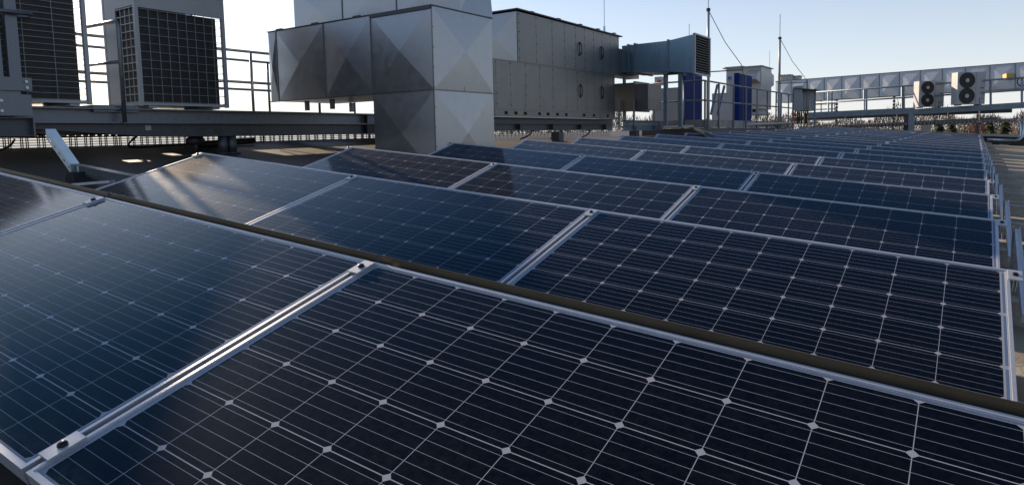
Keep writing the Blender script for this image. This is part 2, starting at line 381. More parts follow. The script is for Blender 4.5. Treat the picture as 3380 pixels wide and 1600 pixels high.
# side rails and ballast blocks at the right end of every row
rail0 = None; blk0 = None
for row in range(2, NROW+1):
    p0 = rowpt(row, 3.302)
    rn = 'farthest' if row == NROW else ORD[row-1]
    if rail0 is None:
        t = thing('mounting_rail', '', 'rail', p0, 'sloping rails at the open row ends')
        b = MB(); q = [(.068,-.985),(.088,-.985),(.088,-.035),(.068,-.035)]
        b.add([p0+loc(x,y,-.065) for x,y in q]+[p0+loc(x,y,-.027) for x,y in q], [(0,3,2,1),(4,5,6,7),(0,1,5,4),(1,2,6,5),(2,3,7,6),(3,0,4,7)])
        q = [(.088,-.985),(.092,-.985),(.092,-.022),(.088,-.022)]
        b.add([p0+loc(x,y,-.065) for x,y in q]+[p0+loc(x,y,-.020) for x,y in q], [(0,3,2,1),(4,5,6,7),(0,1,5,4),(1,2,6,5),(2,3,7,6),(3,0,4,7)])
        b.build('channel', ALU, t)
        b = MB(); b.box(p0+Vector((.055,-.06,-.36)), p0+Vector((.064,-.01,-.03))); b.build('leg', HOTDIP, t)
        rail0 = t
    else:
        t = copy_tree(rail0); t.location = p0
    t['label'] = 'sloping aluminium rail beside the right end of the %s panel row' % rn
    for j, (dy, z0, lx) in enumerate(((-.62, 0, .50), (-.24, 0, .46))):
        z = roofz(3.68, p0.y+dy)
        zc = z + .105
        c = Vector((3.45-.02*j, p0.y+dy, z+.003))
        if blk0 is None:
            b = MB()
            h = lx/2
            poly = [Vector((-h, -.075, 0)), Vector((h, -.075, 0)), Vector((h, -.075, .10)), Vector((h-.03, -.075, .13)), Vector((-h, -.075, .13))]
            b.prism(poly, (0, .15, 0))
            blk0 = b.build('ballast_block', CONC); o = blk0
        else:
            o = blk0.copy(); C.objects.link(o)
        o.location = c; o.rotation_euler = (0, -math.atan(SX), rnd.uniform(-.05, .05))
        tag(o, 'grey concrete block, %s of its pair, at the right end of the %s row' % ('front' if j == 0 else 'rear', rn), 'concrete block', 'concrete ballast blocks along the right row ends')
# short rail poking out at the left end of row two
a = on_y(247, 609, 1.05); b_ = on_y(370, 599, 1.12)
b = MB(); b.bar(a, b_, .05, .02); tag(b.build('mounting_rail', ALU), 'bare aluminium rail end on the roof beside the black rubber foot', 'rail')

# ------------------------------------------------------------------ bent perforated cable tray with rubber foot
def tray(name, label, p0, p1, p2, wid, dep, TRAY=TRAY):
    """covered tray from p0 down to the bend p1 and on to p2; p's are on the near top edge"""
    p0, p1, p2 = map(Vector, (p0, p1, p2))
    t = thing(name, label, 'cable tray', p1)
    back = Vector((.35, .94, 0))*wid; dn = Vector((0, 0, -dep))
    lid = MB()
    for a, c in ((p0, p1), (p1, p2)):
        lid.hexa([a+dn*.05, c+dn*.05, c+back+dn*.05, a+back+dn*.05, a, c, c+back, a+back])
    lid.build('lid', TRAY, t)
    for a, c in ((p0, p1), (p1, p2)):
        s = MB(); L_ = (c-a).length; d = (c-a).normalized(); nn = int(L_/.07); o = dn*.08
        # side wall made of strips so that the slots are real openings
        th = back.normalized()*.003
        def strip(s0, s1, h0, h1):
            A = a+d*s0; B = a+d*s1
            s.hexa([A+o+dn*h1, B+o+dn*h1, B+o+dn*h1+th, A+o+dn*h1+th, A+o+dn*h0, B+o+dn*h0, B+o+dn*h0+th, A+o+dn*h0+th])
        strip(0, L_, 0, .42); strip(0, L_, .68, .95)
        for k in range(nn+1):
            s0 = k*.07; strip(s0, min(L_, s0+.042), .42, .68)
        s.build('side_wall', TRAY, t)
        bk = MB(); th2 = back*.9
        bk.hexa([a+o+dn*.9+th2, c+o+dn*.9+th2, c+o+dn*.9+th2+th, a+o+dn*.9+th2+th, a+o+th2, c+o+th2, c+o+th2+th, a+o+th2+th]); bk.build('side_wall', TRAY, t)
    return t
P1 = on_y(231, 541, 1.44); P0 = on_y(150, 426, 1.30); P2 = on_y(440, 583, 1.10)
tray('cable_tray', 'bent perforated metal cable tray dropping from the steel beam to the roof', P0, P1, P2, .075, .085)
fc = Vector((-3.30, 1.34, roofz(-3.30, 1.34)))
t = thing('rubber_foot', 'black rubber foot under the bent cable tray', 'support foot', fc)
b = MB(); hw = .085; h = .105
b.prism([fc+Vector(q) for q in ((-hw,-.09,0),(hw,-.09,0),(hw,-.09,h*.55),(hw*.55,-.09,h),(-hw*.55,-.09,h),(-hw,-.09,h*.55))], (0,.2,0)); b.build('block', BLACK, t)
b = MB(); b.cyl(fc+Vector((0,-.02,h)), fc+Vector((0,-.02,h+.05)), .009, 8); b.build('threaded_rod', TRAY, t)
a = on_d(2290, 420, 14.0); c = on_d(2343, 440, 13.2); e = c + (c-a)*.15 + Vector((0,0,-.02))
tray('cable_tray', 'short slanting cable tray by the far panel rows, below the grey kick plate', a, c, e, .06, .05, HOTDIP)

# ------------------------------------------------------------------ left steel platform
XB = -5.1
ZB0, ZB1 = .33, .665
t = thing('steel_beam', 'long dark steel beam carrying the air conditioning units', 'beam', (XB, 1.7, .4))
b = MB(); b.box((XB-.12, 1.55, ZB1-.016), (XB+.012, 6.9, ZB1)); b.box((XB-.10, 1.55, .505), (XB-.085, 6.9, ZB1-.016)); b.box((XB-.12, 1.55, .49), (XB+.012, 6.9, .505)); b.build('upper_channel', HOTDIP, t)
b = MB()
b.prism([(XB-.075,1.6,.488),(XB-.075,6.9,.488),(XB-.075,6.9,.345),(XB-.075,2.95,.345),(XB-.075,1.6,.45)], (-.01,0,0))
b.prism([(XB+.01,1.6,.45),(XB+.01,2.95,.345),(XB+.01,6.9,.345),(XB+.01,6.9,.33),(XB+.01,2.95,.33),(XB+.01,1.6,.435)], (-.18,0,0))
b.build('lower_girder', BEAM, t)
b = MB(); b.box((XB-.072, 6.5, .346), (XB+.016, 6.515, .664));
for q in range(4): b.box((XB+.016, 6.50, .40+q*.06), (XB+.022, 6.512, .412+q*.06))
b.build('joint_plate', BEAM, t)
b = MB(); pp = on_x(490, 422, XB-.07); b.box((XB-.075, pp.y-.035, pp.z-.03), (XB-.0735, pp.y+.035, pp.z+.03)); b.build('white_tag', WHITE, t)
# cross beams and second girder behind
for i, y in enumerate((2.5, 4.4, 6.2)):
    b = MB(); b.box((XB-2.4, y-.05, .40), (XB-.121, y+.05, .66)); b.box((XB-2.4, y-.09, .385), (XB-.121, y+.09, .399)); tag(b.build('cross_beam', BEAM), ['steel cross beam behind the left girder, under the gap between the two units', 'steel cross beam behind the girder, just right of the gridded unit', 'steel cross beam behind the girder under the silver duct'][i], 'beam', 'cross beams under the platform')
b = MB(); b.box((-7.45, 1.2, .44), (-7.33, 9.0, .66)); tag(b.build('rear_beam', BEAM), 'rear platform beam below the far handrail', 'beam')
# stub columns
for i, px in enumerate((735, 764)):
    p = on_x(px, 460, XB-.07); z0 = roofz(p.x, p.y); b = MB(); b.cyl((p.x, p.y, z0), (p.x, p.y, .328), .062, 14); b.cyl((p.x, p.y, z0), (p.x, p.y, z0+.014), .11, 14)
    tag(b.build('stub_column', BEAM, None, True), ['round stub column under the girder, left of a close pair', 'round stub column under the girder, right of a close pair'][i], 'column', 'stub columns under the girder')
p = on_x(645, 462, XB-.4); b = MB(); b.tube([(p.x, p.y-.12, p.z-.02), (p.x, p.y-.03, p.z), (p.x, p.y+.05, p.z), (p.x, p.y+.12, p.z-.01)], [.04, .075, .075, .03], 10); b.cyl((p.x, p.y, p.z), (p.x, p.y, .40), .02, 8); b.cyl((p.x, p.y, roofz(p.x, p.y)), (p.x, p.y, p.z), .025, 8)
tag(b.build('pipe_valve', BEAM, None, True), 'dark pipe valve hanging below the girder left of the twin stub columns', 'valve')

# near corner: girder end, bolted plates, posts, handrail
cx = -4.9
def nx_(px, py): return on_x(px, py, cx)
A = nx_(113, 388); B_ = nx_(113, 450)
t = thing('girder_end', 'dark steel girder end beside the lidded cable tray', 'beam', (cx, A.y, B_.z))
b = MB(); b.box((cx-.16, -.6, A.z-.012), (cx, A.y-.013, A.z)); b.box((cx-.16, -.6, B_.z), (cx, A.y-.013, B_.z+.012)); b.box((cx-.085, -.6, B_.z+.012), (cx-.075, A.y-.013, A.z-.012)); b.build('girder', BEAM, t)
b = MB(); b.box((cx-.16, A.y-.012, B_.z-.002), (cx+.002, A.y, A.z+.002)); b.build('end_plate', HOTDIP, t)
t = thing('bolted_bracket', 'galvanised bracket plates with hex bolts on the girder end', 'bracket', (cx, 1.3, A.z))
for (x0, y0, x1, y1, bolts) in ((-40, 258, 104, 301, ((85,270),(88,290))), (-40, 313, 103, 383, ((3,332),(5,366)))):
    p, q = nx_(x1, y0), nx_(x1, y1); r_ = nx_(x0, y0)
    b = MB(); b.box((cx-.15, -.3, q.z), (cx, p.y, p.z)); pl = b.build('plate', HOTDIP, t)
    for (bx, by) in bolts:
        k = nx_(bx, by); b = MB(); b.cyl(k, k+Vector((.018,0,0)), .016, 6); b.build('bolt', ALU, t)
p, q = nx_(80, 300), nx_(80, 313)
b = MB(); b.box((cx-.13, -.3, q.z-.004), (cx-.03, p.y-.02, p.z+.004)); b.build('spacer', HOTDIP, t)
t = thing('guard_post', 'galvanised angle posts with handrail stub in front of the left unit', 'railing', (cx, 1.2, nx_(60,258).z))
for (x0, x1, top) in ((34, 74, -40), (-14, 14, 62)):
    p, q, r_ = nx_(x0, 258), nx_(x1, 258), nx_(x1, top); lean = nx_(x0, top).y - p.y
    b = MB(); b.box((cx-.02, p.y, p.z-.001), (cx-.01, q.y, r_.z)); b.box((cx-.09, p.y, p.z-.001), (cx-.021, p.y+.008, r_.z)); b.build('post', HOTDIP, t)
b = MB(); a = on_x(105, 48, cx+.05); c = on_x(-60, 30, cx+.05); c.z = a.z
b.tube([c+Vector((0,-.6,0)), c, a], .021, 10); b.build('rail', HOTDIP, t, True)
a = on_x(95, 56, cx-.10); b = MB(); b.tube([a, a+Vector((-.35, -.35, 0))], .019, 10); b.build('rail', HOTDIP, t, True)

# air conditioning units
def ac_unit(y0, y1, zb, zt, label, ncol, nrow, front_only):
    XF, XD = XB-.0, XB-.765
    t = thing('air_conditioner', label, 'air conditioner', (XF-.38, (y0+y1)/2, zb), 'tall rooftop air conditioners')
    zl = zt-.235 if not front_only else zt+.02    # lower edge of top panel
    zc = zb+.065
    for y in (y0, y1-.042):
        b = MB(); b.box((XF-.04, y, zb+.02), (XF+.004, y+.042, zt)); b.build('post', WHITE, t)
    b = MB(); b.box((XD, y0, zb+.02), (XD+.04, y0+.0395, zt)); b.build('post', WHITE, t)
    b = MB(); b.box((XD, y1-.04, zb+.02), (XD+.04, y1, zt)); b.build('post', WHITE, t)
    if not front_only:
        b = MB(); b.box((XF-.035, y0+.043, zl), (XF-.001, y1-.043, zt)); b.box((XF-.036, y0+.05, zl+.075), (XF, y1-.05, zl+.079)); b.build('top_panel', WHITE, t)
        b = MB(); b.box((XD, y0, zt+.001), (XF+.006, y1, zt+.02)); b.build('lid', WHITE, t)
    b = MB(); b.box((XD+.02, y0+.01, zb+.03), (XF-.006, y1-.01, zc-.002))
    b.build('base_tray', WHITE, t)
    for y in (y0+.12, y1-.22): b = MB(); b.box((XD+.05, y, zb), (XF-.03, y+.1, zb+.029)); b.build('foot', WHITE, t)
    # side panel facing the camera: white sheet at the back, open grille in front
    b = MB(); b.box((XD+.041, y0+.004, zc), (XD+.30, y0+.02, zt)); b.box((XD+.301, y0+.004, zl+.02), (XF-.042, y0+.02, zt)); b.build('side_panel', WHITE, t)
    b = MB(); b.box((XD+.0, y0+.05, zc), (XD+.02, y1-.05, zt)); b.build('rear_panel', LIGHTGREY, t)
    # heat exchanger fins
    b = MB(); b.box((XF-.10, y0+.06, zc), (XF-.05, y1-.10, zl-.004)); nf = int((zl-zc)/.012)
    b.box((XD+.30, y0+.045, zc), (XF-.101, y0+.09, zl-.004))
    co_ = b.build('coil', COIL, t)
    fb = MB()
    n_ = int((zl-zc)/.0225)
    for k in range(n_): fb.box((XF-.0495, y0+.062, zc+.01+k*.0225), (XF-.046, y1-.102, zc+.014+k*.0225))
    fb.build('fin', mat('fin_edge', (.055,.052,.05), .5, .4), t)
    g = MB(); r_ = .0025
    for k in range(ncol+1):
        y = y0+.05 + (y1-y0-.1)*k/ncol; g.box((XF-.016, y-r_, zc-.01), (XF-.010, y+r_, zl-.002))
    for k in range(nrow+1):
        z = zc+.005 + (zl-zc-.02)*k/nrow; g.box((XF-.009, y0+.043, z-r_), (XF-.004, y1-.043, z+r_))
        g.box((XF-.3, y1-.012, z-r_), (XF-.041, y1-.006, z+r_))
    g.build('front_grille', WIRE, t)
    g = MB(); sx0, sx1 = XD+.30, XF-.042; nn = max(3, int((sx1-sx0)/.085))
    for k in range(nn+1):
        x = sx0+(sx1-sx0)*k/nn; g.box((x-.005, y0+.012, zc), (x+.005, y0+.018, zl+.018))
    for k in range(nrow+2):
        z = zc+.005+(zl-zc)*k/(nrow+1); g.box((sx0, y0+.005, z-.005), (sx1, y0+.0115, z+.005))
    g.build('side_grille', WHITE, t)
    b = MB(); b.box((XF+.001, (y0+y1)/2+.05, zl-.02), (XF+.004, (y0+y1)/2+.11, zl-.004)); 
    if not front_only: b.build('clip', TRAY, t)
    return t
ac_unit(1.33, 2.30, .68, 2.11, 'left air conditioner with wide grille bars, cut off by the photo top', 3, 21, True)
ac_unit(2.84, 4.015, .68, 2.10, 'white air conditioner with square grille wires and full top panel', 9, 11, False)

ac_unit(.05, 1.27, .68, 2.11, 'white air conditioner edge behind the galvanised posts at the left photo edge', 3, 21, True)
# unseen deck added to shade the roof; openings shaped to cast sunlit patches
t = thing('deck', 'added unseen deck plates shading the roof under the air conditioning units', 'deck', (-6.5, 3, .67))
b = MB(); ZD = .667
rows_ = [(-1.5, 3.05, ()), (3.05, 3.30, ((-6.66, -6.48),)), (3.30, 3.78, ()), (3.78, 3.93, ((-7.07, -6.84),)), (3.93, 4.48, ()), (4.48, 4.66, ((-7.09, -6.85),)),
         (4.66, 5.08, ()), (5.08, 5.55, ((-7.02, -6.36),)), (5.55, 5.60, ()), (5.60, 6.15, ((-7.02, -6.36),)), (6.15, 6.20, ()), (6.20, 7.6, ((-7.02, -6.40),)), (7.6, 9.2, ())]
for y0_, y1_, hs in rows_:
    e_ = [-8.6] + [x for h_ in hs for x in h_] + [-5.23]
    for i in range(0, len(e_)-1, 2): b.box((e_[i], y0_+.0005, ZD), (e_[i+1], y1_-.0005, ZD+.008))
b.build('shade_deck_plates', BEAM, t)
# handrails on the left platform
def railing(name, label, pts, zs, r_, posts, zb, group=None, cap=.0):
    p = [Vector(q) for q in pts]
    t = thing(name, label, 'railing', (p[0].x, p[0].y, zb), group)
    for z in zs:
        b = MB(); b.tube([Vector((q.x, q.y, q.z+z)) for q in p], r_, 8); b.build('rail', HOTDIP, t, True)
    for q in posts:
        q = Vector(q); b = MB(); b.cyl((q.x, q.y, zb), (q.x, q.y, q.z+zs[0]), r_*1.05, 8); b.build('post', HOTDIP, t, True)
    return t
railing('handrail', 'near handrail beyond the steel girder, passing behind the silver duct', [(-6.35, .8, 0), (-6.35, 9.2, 0)], (1.66, 1.18), .021, [(-6.35, y, 0) for y in (1.9, 3.2, 5.27, 6.6, 8.0)], .5)
railing('handrail', 'far handrail on the rear beam, thinner looking than the near one', [(-7.4, .8, 0), (-7.4, 10, 0)], (1.66, 1.16), .02, [(-7.4, y, 0) for y in (2.2, 4.2, 6.35, 8.4)], .66)
a = on_y(388, 70, 2.62); zt_ = a.z
t = thing('handrail_hoop', 'bent handrail hoop in the gap between the two air conditioners', 'railing', (a.x, 2.62, .66))
b = MB(); b.tube([(a.x-.75, 2.60, zt_+.01), (a.x-.06, 2.62, zt_), (a.x-.018, 2.62, zt_-.012), (a.x, 2.62, zt_-.06), (a.x+.0, 2.62, .5)], .024, 10); b.build('hoop', HOTDIP, t, True)
b = MB(); zm = on_y(388, 205, 2.62).z; b.tube([(a.x-.75, 2.60, zm+.01), (a.x, 2.62, zm)], .02, 8); b.build('rail', HOTDIP, t, True)
b = MB(); b.box((-5.75, 2.32, .62), (-5.13, 2.83, .70)); tag(b.build('infill_plate', HOTDIP), 'low galvanised plate between the two air conditioners', 'plate')

# ------------------------------------------------------------------ wire basket tray and perforated tray on the ridge
yr0, yr1 = -1.0, 9.5; xr = -6.75
t = thing('wire_basket_tray', 'low wire basket tray along the roof ridge under the girder', 'cable tray', (xr, 2, roofz(xr, 2)))
b = MB()
for xx in (xr, xr-.16):
    for k in range(5):
        b.bar((xx, yr0, roofz(xx, yr0)+.03+k*.033), (xx, yr1, roofz(xx, yr1)+.03+k*.033), .009, .009)
y = yr0
while y < yr1:
    for dx in (0, -.16):
        for dd in (0, .022):
            b.bar((xr+dx, y+dd, roofz(xr+dx, y)), (xr+dx, y+dd, roofz(xr+dx, y)+.175), .010, .010, (1,0,0))
        b.bar((xr+dx, y, roofz(xr+dx, y)+.175), (xr+dx, y+.022, roofz(xr+dx, y)+.175), .005, .005)
    y += .19
b.build('wire_mesh', BEAM, t)
t = thing('perforated_tray', 'perforated metal tray hung under the girder, light showing through its holes', 'cable tray', (-6.9, 3, .38))
b = MB(); zt_ = .405
b.box((-6.90, 0, zt_-.048), (-6.89, 9.3, zt_-.030)); b.box((-6.90, 0, zt_-.018), (-6.89, 9.3, zt_))
k = 0; y = 0
while y < 9.3: b.box((-6.90, y, zt_-.0295), (-6.89, y+.062, zt_-.0185)); y += .09
b.build('rail', BEAM, t)
b = MB()
for y in (1.2, 3.4, 5.8, 8.2): b.cyl((-6.88, y, zt_), (-6.88, y, .66), .008, 6); b.cyl((-6.88, y, roofz(-6.88, y)), (-6.88, y, zt_-.05), .008, 6)
b.build('hangers', BEAM, t)
def cable(name, label, pts, r_=.012, m_=BLACK):
    ps = [Vector(p) for p in pts]; out = []
    for i in range(len(ps)-1):
        p0, p1, p2, p3 = ps[max(i-1,0)], ps[i], ps[i+1], ps[min(i+2, len(ps)-1)]
        for k in range(6):
            s = k/6; out.append(.5*((2*p1)+(p2-p0)*s+(2*p0-5*p1+4*p2-p3)*s*s+(3*p1-p0-3*p2+p3)*s**3))
    out.append(ps[-1]); b = MB(); b.tube(out, r_, 6)
    return tag(b.build(name, m_, None, True), label, 'cable')
cable('cable', 'black cable looping from the girder down to the roof ridge', [on_x(460, 443, -5.3), on_x(428, 470, -5.5), on_x(428, 484, -5.8), on_x(470, 486, -6.0), on_x(560, 480, -6.2), on_x(650, 474, -6.4), on_x(760, 473, -6.5)], .014)
cable('cable', 'black cable hanging under the girder end at the photo edge', [on_x(48, 461, -5.2), on_x(38, 476, -5.25), on_x(25, 486, -5.3), on_x(-10, 500, -5.35)], .012)
a = on_x(640, 478, -6.2); b = MB(); b.tube([a, a+Vector((0,.5,.02)), a+Vector((0,1.0,.05))], [.04, .055, .05], 8)
tag(b.build('insulated_pipe', BEAM, None, True), 'lagged pipe lying on the roof ridge behind the stub column', 'pipe')

# ------------------------------------------------------------------ silver cross-broken duct
def skin(mbx, p00, p10, p11, p01, nu, nv, depth):
    p00, p10, p11, p01 = map(Vector, (p00, p10, p11, p01))
    def bil(s, t_): return (p00*(1-s)+p10*s)*(1-t_) + (p01*(1-s)+p11*s)*t_
    su = nu if isinstance(nu, (list, tuple)) else [i/nu for i in range(nu+1)]
    sv = nv if isinstance(nv, (list, tuple)) else [i/nv for i in range(nv+1)]
    for i in range(len(su)-1):
        for j in range(len(sv)-1):
            mbx.xpanel([bil(su[i],sv[j]), bil(su[i+1],sv[j]), bil(su[i+1],sv[j+1]), bil(su[i],sv[j+1])], depth)
DX0, DX1, DY0, DY1 = -3.155, -2.147, 4.76, 5.965
ZS, ZT = .815, 1.785
zb_ = roofz(DX1, DY0)-.05
XL = -5.2
t = thing('air_duct', 'big silver duct box with diagonal creases, standing on a creased column', 'duct', (DX1, DY0, zb_))
b = MB()
skin(b, (XL,DY0,ZS), (DX0,DY0,ZS), (DX0,DY0,ZT), (XL,DY0,ZT), [0, .085, .57, 1], 1, .026)
skin(b, (DX0,DY0,ZS), (DX1,DY0,ZS), (DX1,DY0,ZT), (DX0,DY0,ZT), 1, 1, .030)
skin(b, (DX1,DY0,ZS), (DX1,DY1,ZS), (DX1,DY1,ZT), (DX1,DY0,ZT), 1, 1, .030)
b.add([(XL,DY0,ZS),(XL,DY1,ZS),(XL,DY1,ZT),(XL,DY0,ZT)], [(0,1,2,3)])
b.add([(XL,DY1,ZS),(DX1,DY1,ZS),(DX1,DY1,ZT),(XL,DY1,ZT)], [(0,1,2,3)])
b.add([(XL,DY0,ZS),(DX1,DY0,ZS),(DX1,DY1,ZS),(XL,DY1,ZS)], [(0,1,2,3)])
b.add([(XL,DY0,ZT),(DX1,DY0,ZT),(DX1,DY1,ZT),(XL,DY1,ZT)], [(0,1,2,3)])
b.build('main_box', GALV, t)
b = MB()
zc_ = ZS-.008
skin(b, (DX0,DY0,zb_), (DX1,DY0,zb_), (DX1,DY0,zc_), (DX0,DY0,zc_), 1, 1, .030)
skin(b, (DX1,DY0,zb_), (DX1,DY1,zb_), (DX1,DY1,zc_), (DX1,DY0,zc_), 1, 1, .030)
b.add([(DX0,DY0,zb_),(DX0,DY1,zb_),(DX0,DY1,zc_),(DX0,DY0,zc_)], [(0,1,2,3)])
b.add([(DX0,DY1,zb_),(DX1,DY1,zb_),(DX1,DY1,zc_),(DX0,DY1,zc_)], [(0,1,2,3)])
b.build('column', GALV, t)
# standing seams, corner strips and screws
b = MB(); e = .007
for x in (XL+.085*(DX0-XL), XL+.57*(DX0-XL), DX0): b.box((x-.006, DY0-.010, ZS), (x+.006, DY0-.0005, ZT))
b.box((DX0, DY0-.009, ZS-.012), (DX1+.009, DY0+.004, ZS+.002)); b.box((DX1-.004, DY0+.005, ZS-.012), (DX1+.009, DY1+.004, ZS+.002))
b.box((DX1-.006, DY0-.006, zb_), (DX1+.006, DY0+.006, ZS-.013)); b.box((DX1-.006, DY0-.006, ZS+.003), (DX1+.006, DY0+.006, ZT-.001))
b.box((XL-.01, DY0-.010, ZS-.014), (DX0-.001, DY0+.004, ZS-.001))
b.box((DX1-.004, DY0+.58, ZS+.0), (DX1+.004, DY0+.588, ZT-.04))
b.build('seam', GALV2, t)
b = MB()
b.box((XL-.012, DY0-.018, ZT+.0005), (DX1+.012, DY0+.03, ZT+.010)); b.box((DX1-.03, DY0+.031, ZT+.0005), (DX1+.014, DY1+.012, ZT+.010)); b.box((DX0, DY0-.021, ZT-.035), (DX1, DY0-.0185, ZT-.001))
for x in (XL+.2, XL+.95, XL+1.75): b.box((x, DY0-.02, ZT+.0105), (x+.12, DY0+.02, ZT+.024))
b.build('lid_flange', BEAM, t)
b = MB()
for k in range(8):
    z = zb_+.35+k*.235
    b.box((DX1+.0065, DY0+.010, z), (DX1+.011, DY0+.020, z+.009)); b.box((DX0-.003, DY0-.0145, z), (DX0+.005, DY0-.0105, z+.009))
for k in range(9): b.box((DX1+.0095, DY0+.1+k*.125, ZS-.006), (DX1+.013, DY0+.109+k*.125, ZS+.0)); b.box((DX0+.06+k*.11, DY0-.013, ZS-.006), (DX0+.068+k*.11, DY0-.0095, ZS))
b.build('screw', BOLT, t)
b = MB()
for x, y in ((XL+.55, DY0+.18), (XL+1.05, DY0+.2), (XL+.5, DY1-.15), (XL+1.2, DY1-.15)):
    b.box((x-.025, y-.025, .667), (x+.025, y+.025, ZS-.014))
b.build('support', HOTDIP, t)
# riser duct standing on it
yr = on_x(1520, 42, DX1).y
xl = on_y(973, 84, yr).x
t = thing('riser_duct', 'silver riser duct on top of the creased duct box, cut off by the photo top', 'duct', (DX1, yr, ZT))
z2 = 3.4; b = MB()
W_ = DX1-.004-xl; n4 = [0, .26, .56, .86, 1]
skin(b, (xl,yr,ZT+.011), (DX1-.004,yr,ZT+.011), (DX1-.004,yr,z2), (xl,yr,z2), [0,.33,.66,1], [0, .42, 1], .014)
b.add([(DX1-.004,yr,ZT+.011),(DX1+.02,DY1,ZT+.011),(DX1-.05,DY1,2.6),(DX1-.004,yr,2.6),(DX1-.12,DY1,z2),(DX1-.06,yr,z2)], [(0,1,2,3),(3,2,4,5)])
b.add([(xl,yr,ZT+.011),(xl,DY1+.3,ZT+.011),(xl,DY1+.3,z2),(xl,yr,z2)], [(0,1,2,3)])
b.add([(xl,DY1+.3,ZT+.011),(DX1-.004,DY1+.01,ZT+.011),(DX1-.06,DY1+.01,z2),(xl,DY1+.3,z2)], [(0,1,2,3)])
b.add([(xl,yr,z2),(DX1-.06,yr,z2),(DX1-.06,DY1,z2),(xl,DY1+.3,z2)], [(0,1,2,3)])
b.build('shell', GALV, t)
b = MB()
for s in (.33, .66): x = xl+s*W_; b.box((x-.006, yr-.011, ZT+.012), (x+.006, yr-.0005, z2))
b.build('seam', GALV2, t)
b = MB(); b.box((XL+.3, DY1+.05, ZT-.9), (xl+.4, DY1+.9, ZT-.02)); tag(b.build('duct_branch', GALV2), 'silver duct branch in shade behind the creased duct box', 'duct')

# ------------------------------------------------------------------ long air handling unit
AX, AX2 = -4.5, -6.2
ya0, yb0, ya1, yb1 = 9.29, 10.12, 14.59, 14.86
zA, zM, zTt = .79, 1.75, 2.735
t = thing('air_handling_unit', 'long grey sheet metal air handling unit with four oval handles', 'ventilation unit', (AX, 12, zA))
b = MB(); b.box((AX2, ya0, zA), (AX, ya1, zM-.006)); b.build('lower_casing', GALV2, t)
b = MB(); b.box((AX2, yb0+.02, zM), (AX-.003, yb1, zTt)); b.build('upper_casing', GALV2, t)
b = MB(); skin(b, (AX2,yb0,zM+.002), (AX-.006,yb0,zM+.002), (AX-.006,yb0,zTt-.002), (AX2,yb0,zTt-.002), [0, .35, 1], 1, .03); b.build('end_sheet', GALV, t)
b = MB(); b.prism([(AX+.05,yb0-.05,zTt+.03),(AX+.05,yb1+.12,zTt+.005),(AX+.05,yb1+.12,zTt+.030),(AX+.05,yb0-.05,zTt+.055)], (AX2-AX-.1,0,0))
for y in (10.6, 11.7, 12.7, 13.6, 14.5): b.box((AX-.05, y, zTt+.05), (AX+.045, y+.12, zTt+.066))
b.build('lid', BEAM, t)
b = MB(); ups = [10.2, 10.85, 11.5, 12.05, 12.55, 13.0, 13.45, 13.9, 14.35, 14.82]; los = [9.35, 9.85, 10.4, 10.95, 11.5, 12.1, 12.6, 13.05, 13.45, 13.85, 14.2, 14.55]
for y in ups: b.box((AX-.0029, y-.004, zM+.004), (AX-.001, y+.004, zTt-.003))
for y in los: b.box((AX+.0002, y-.004, zA+.02), (AX+.0022, y+.004, zM-.03))
b.box((AX+.0002, ya0, zM-.028), (AX+.012, ya1-.9, zM-.010)); b.box((AX+.0002, ya0, zA), (AX+.01, ya1, zA+.018))
b.build('seam', GALV2, t)
b = MB()
for y in ups:
    for k in range(6): z = zM+.06+k*.175; b.box((AX-.002, y-.018, z), (AX+.006, y+.018, z+.014))
for y in los:
    for k in range(5): z = zA+.08+k*.2; b.box((AX+.0025, y-.018, z), (AX+.009, y+.018, z+.014))
b.build('screw', BOLT, t)
for (px, py) in ((1917, 162), (1989, 175), (1919, 300), (1990, 306)):
    c = on_x(px, py, AX+.03); b = MB(); pts = []
    for k in range(17):
        a = 2*math.pi*k/16; pts.append(c+Vector((0, .055*math.sin(a)*(1 if abs(math.cos(a)) < .9 else .8), .125*math.cos(a))))
    b.tube(pts, .010, 6, False); b.box(c+Vector((-.03,-.02,.12)), c+Vector((-.005,.02,.155))); b.box(c+Vector((-.03,-.02,-.155)), c+Vector((-.005,.02,-.12)))
    b.build('handle', BOLT, t, False)
b = MB(); zq = .635
b.box((AX-.06, ya0, zA-.012), (AX+.02, ya1, zA-.001)); b.box((AX-.06, ya0, zq), (AX+.02, ya1, zq+.012)); b.box((AX-.06, ya0, zq+.012), (AX-.05, ya1, zA-.012))
holes = [9.6, 9.95, 10.3, 10.85, 11.2, 11.6, 12.0, 12.85, 13.35, 14.1]
edges = sorted([ya0] + [h for y in holes for h in (y, y+.12)] + [ya1])
for i in range(0, len(edges)-1, 2): b.box((AX-.049, edges[i], zq+.0125), (AX+.005, edges[i+1], zA-.0125))
for y in holes: b.box((AX-.049, y+.0005, zq+.0125), (AX+.005, y+.1195, zq+.045)); b.box((AX-.049, y+.0005, zA-.05), (AX+.005, y+.1195, zA-.0125))
b.build('base_rail', GALV2, t)
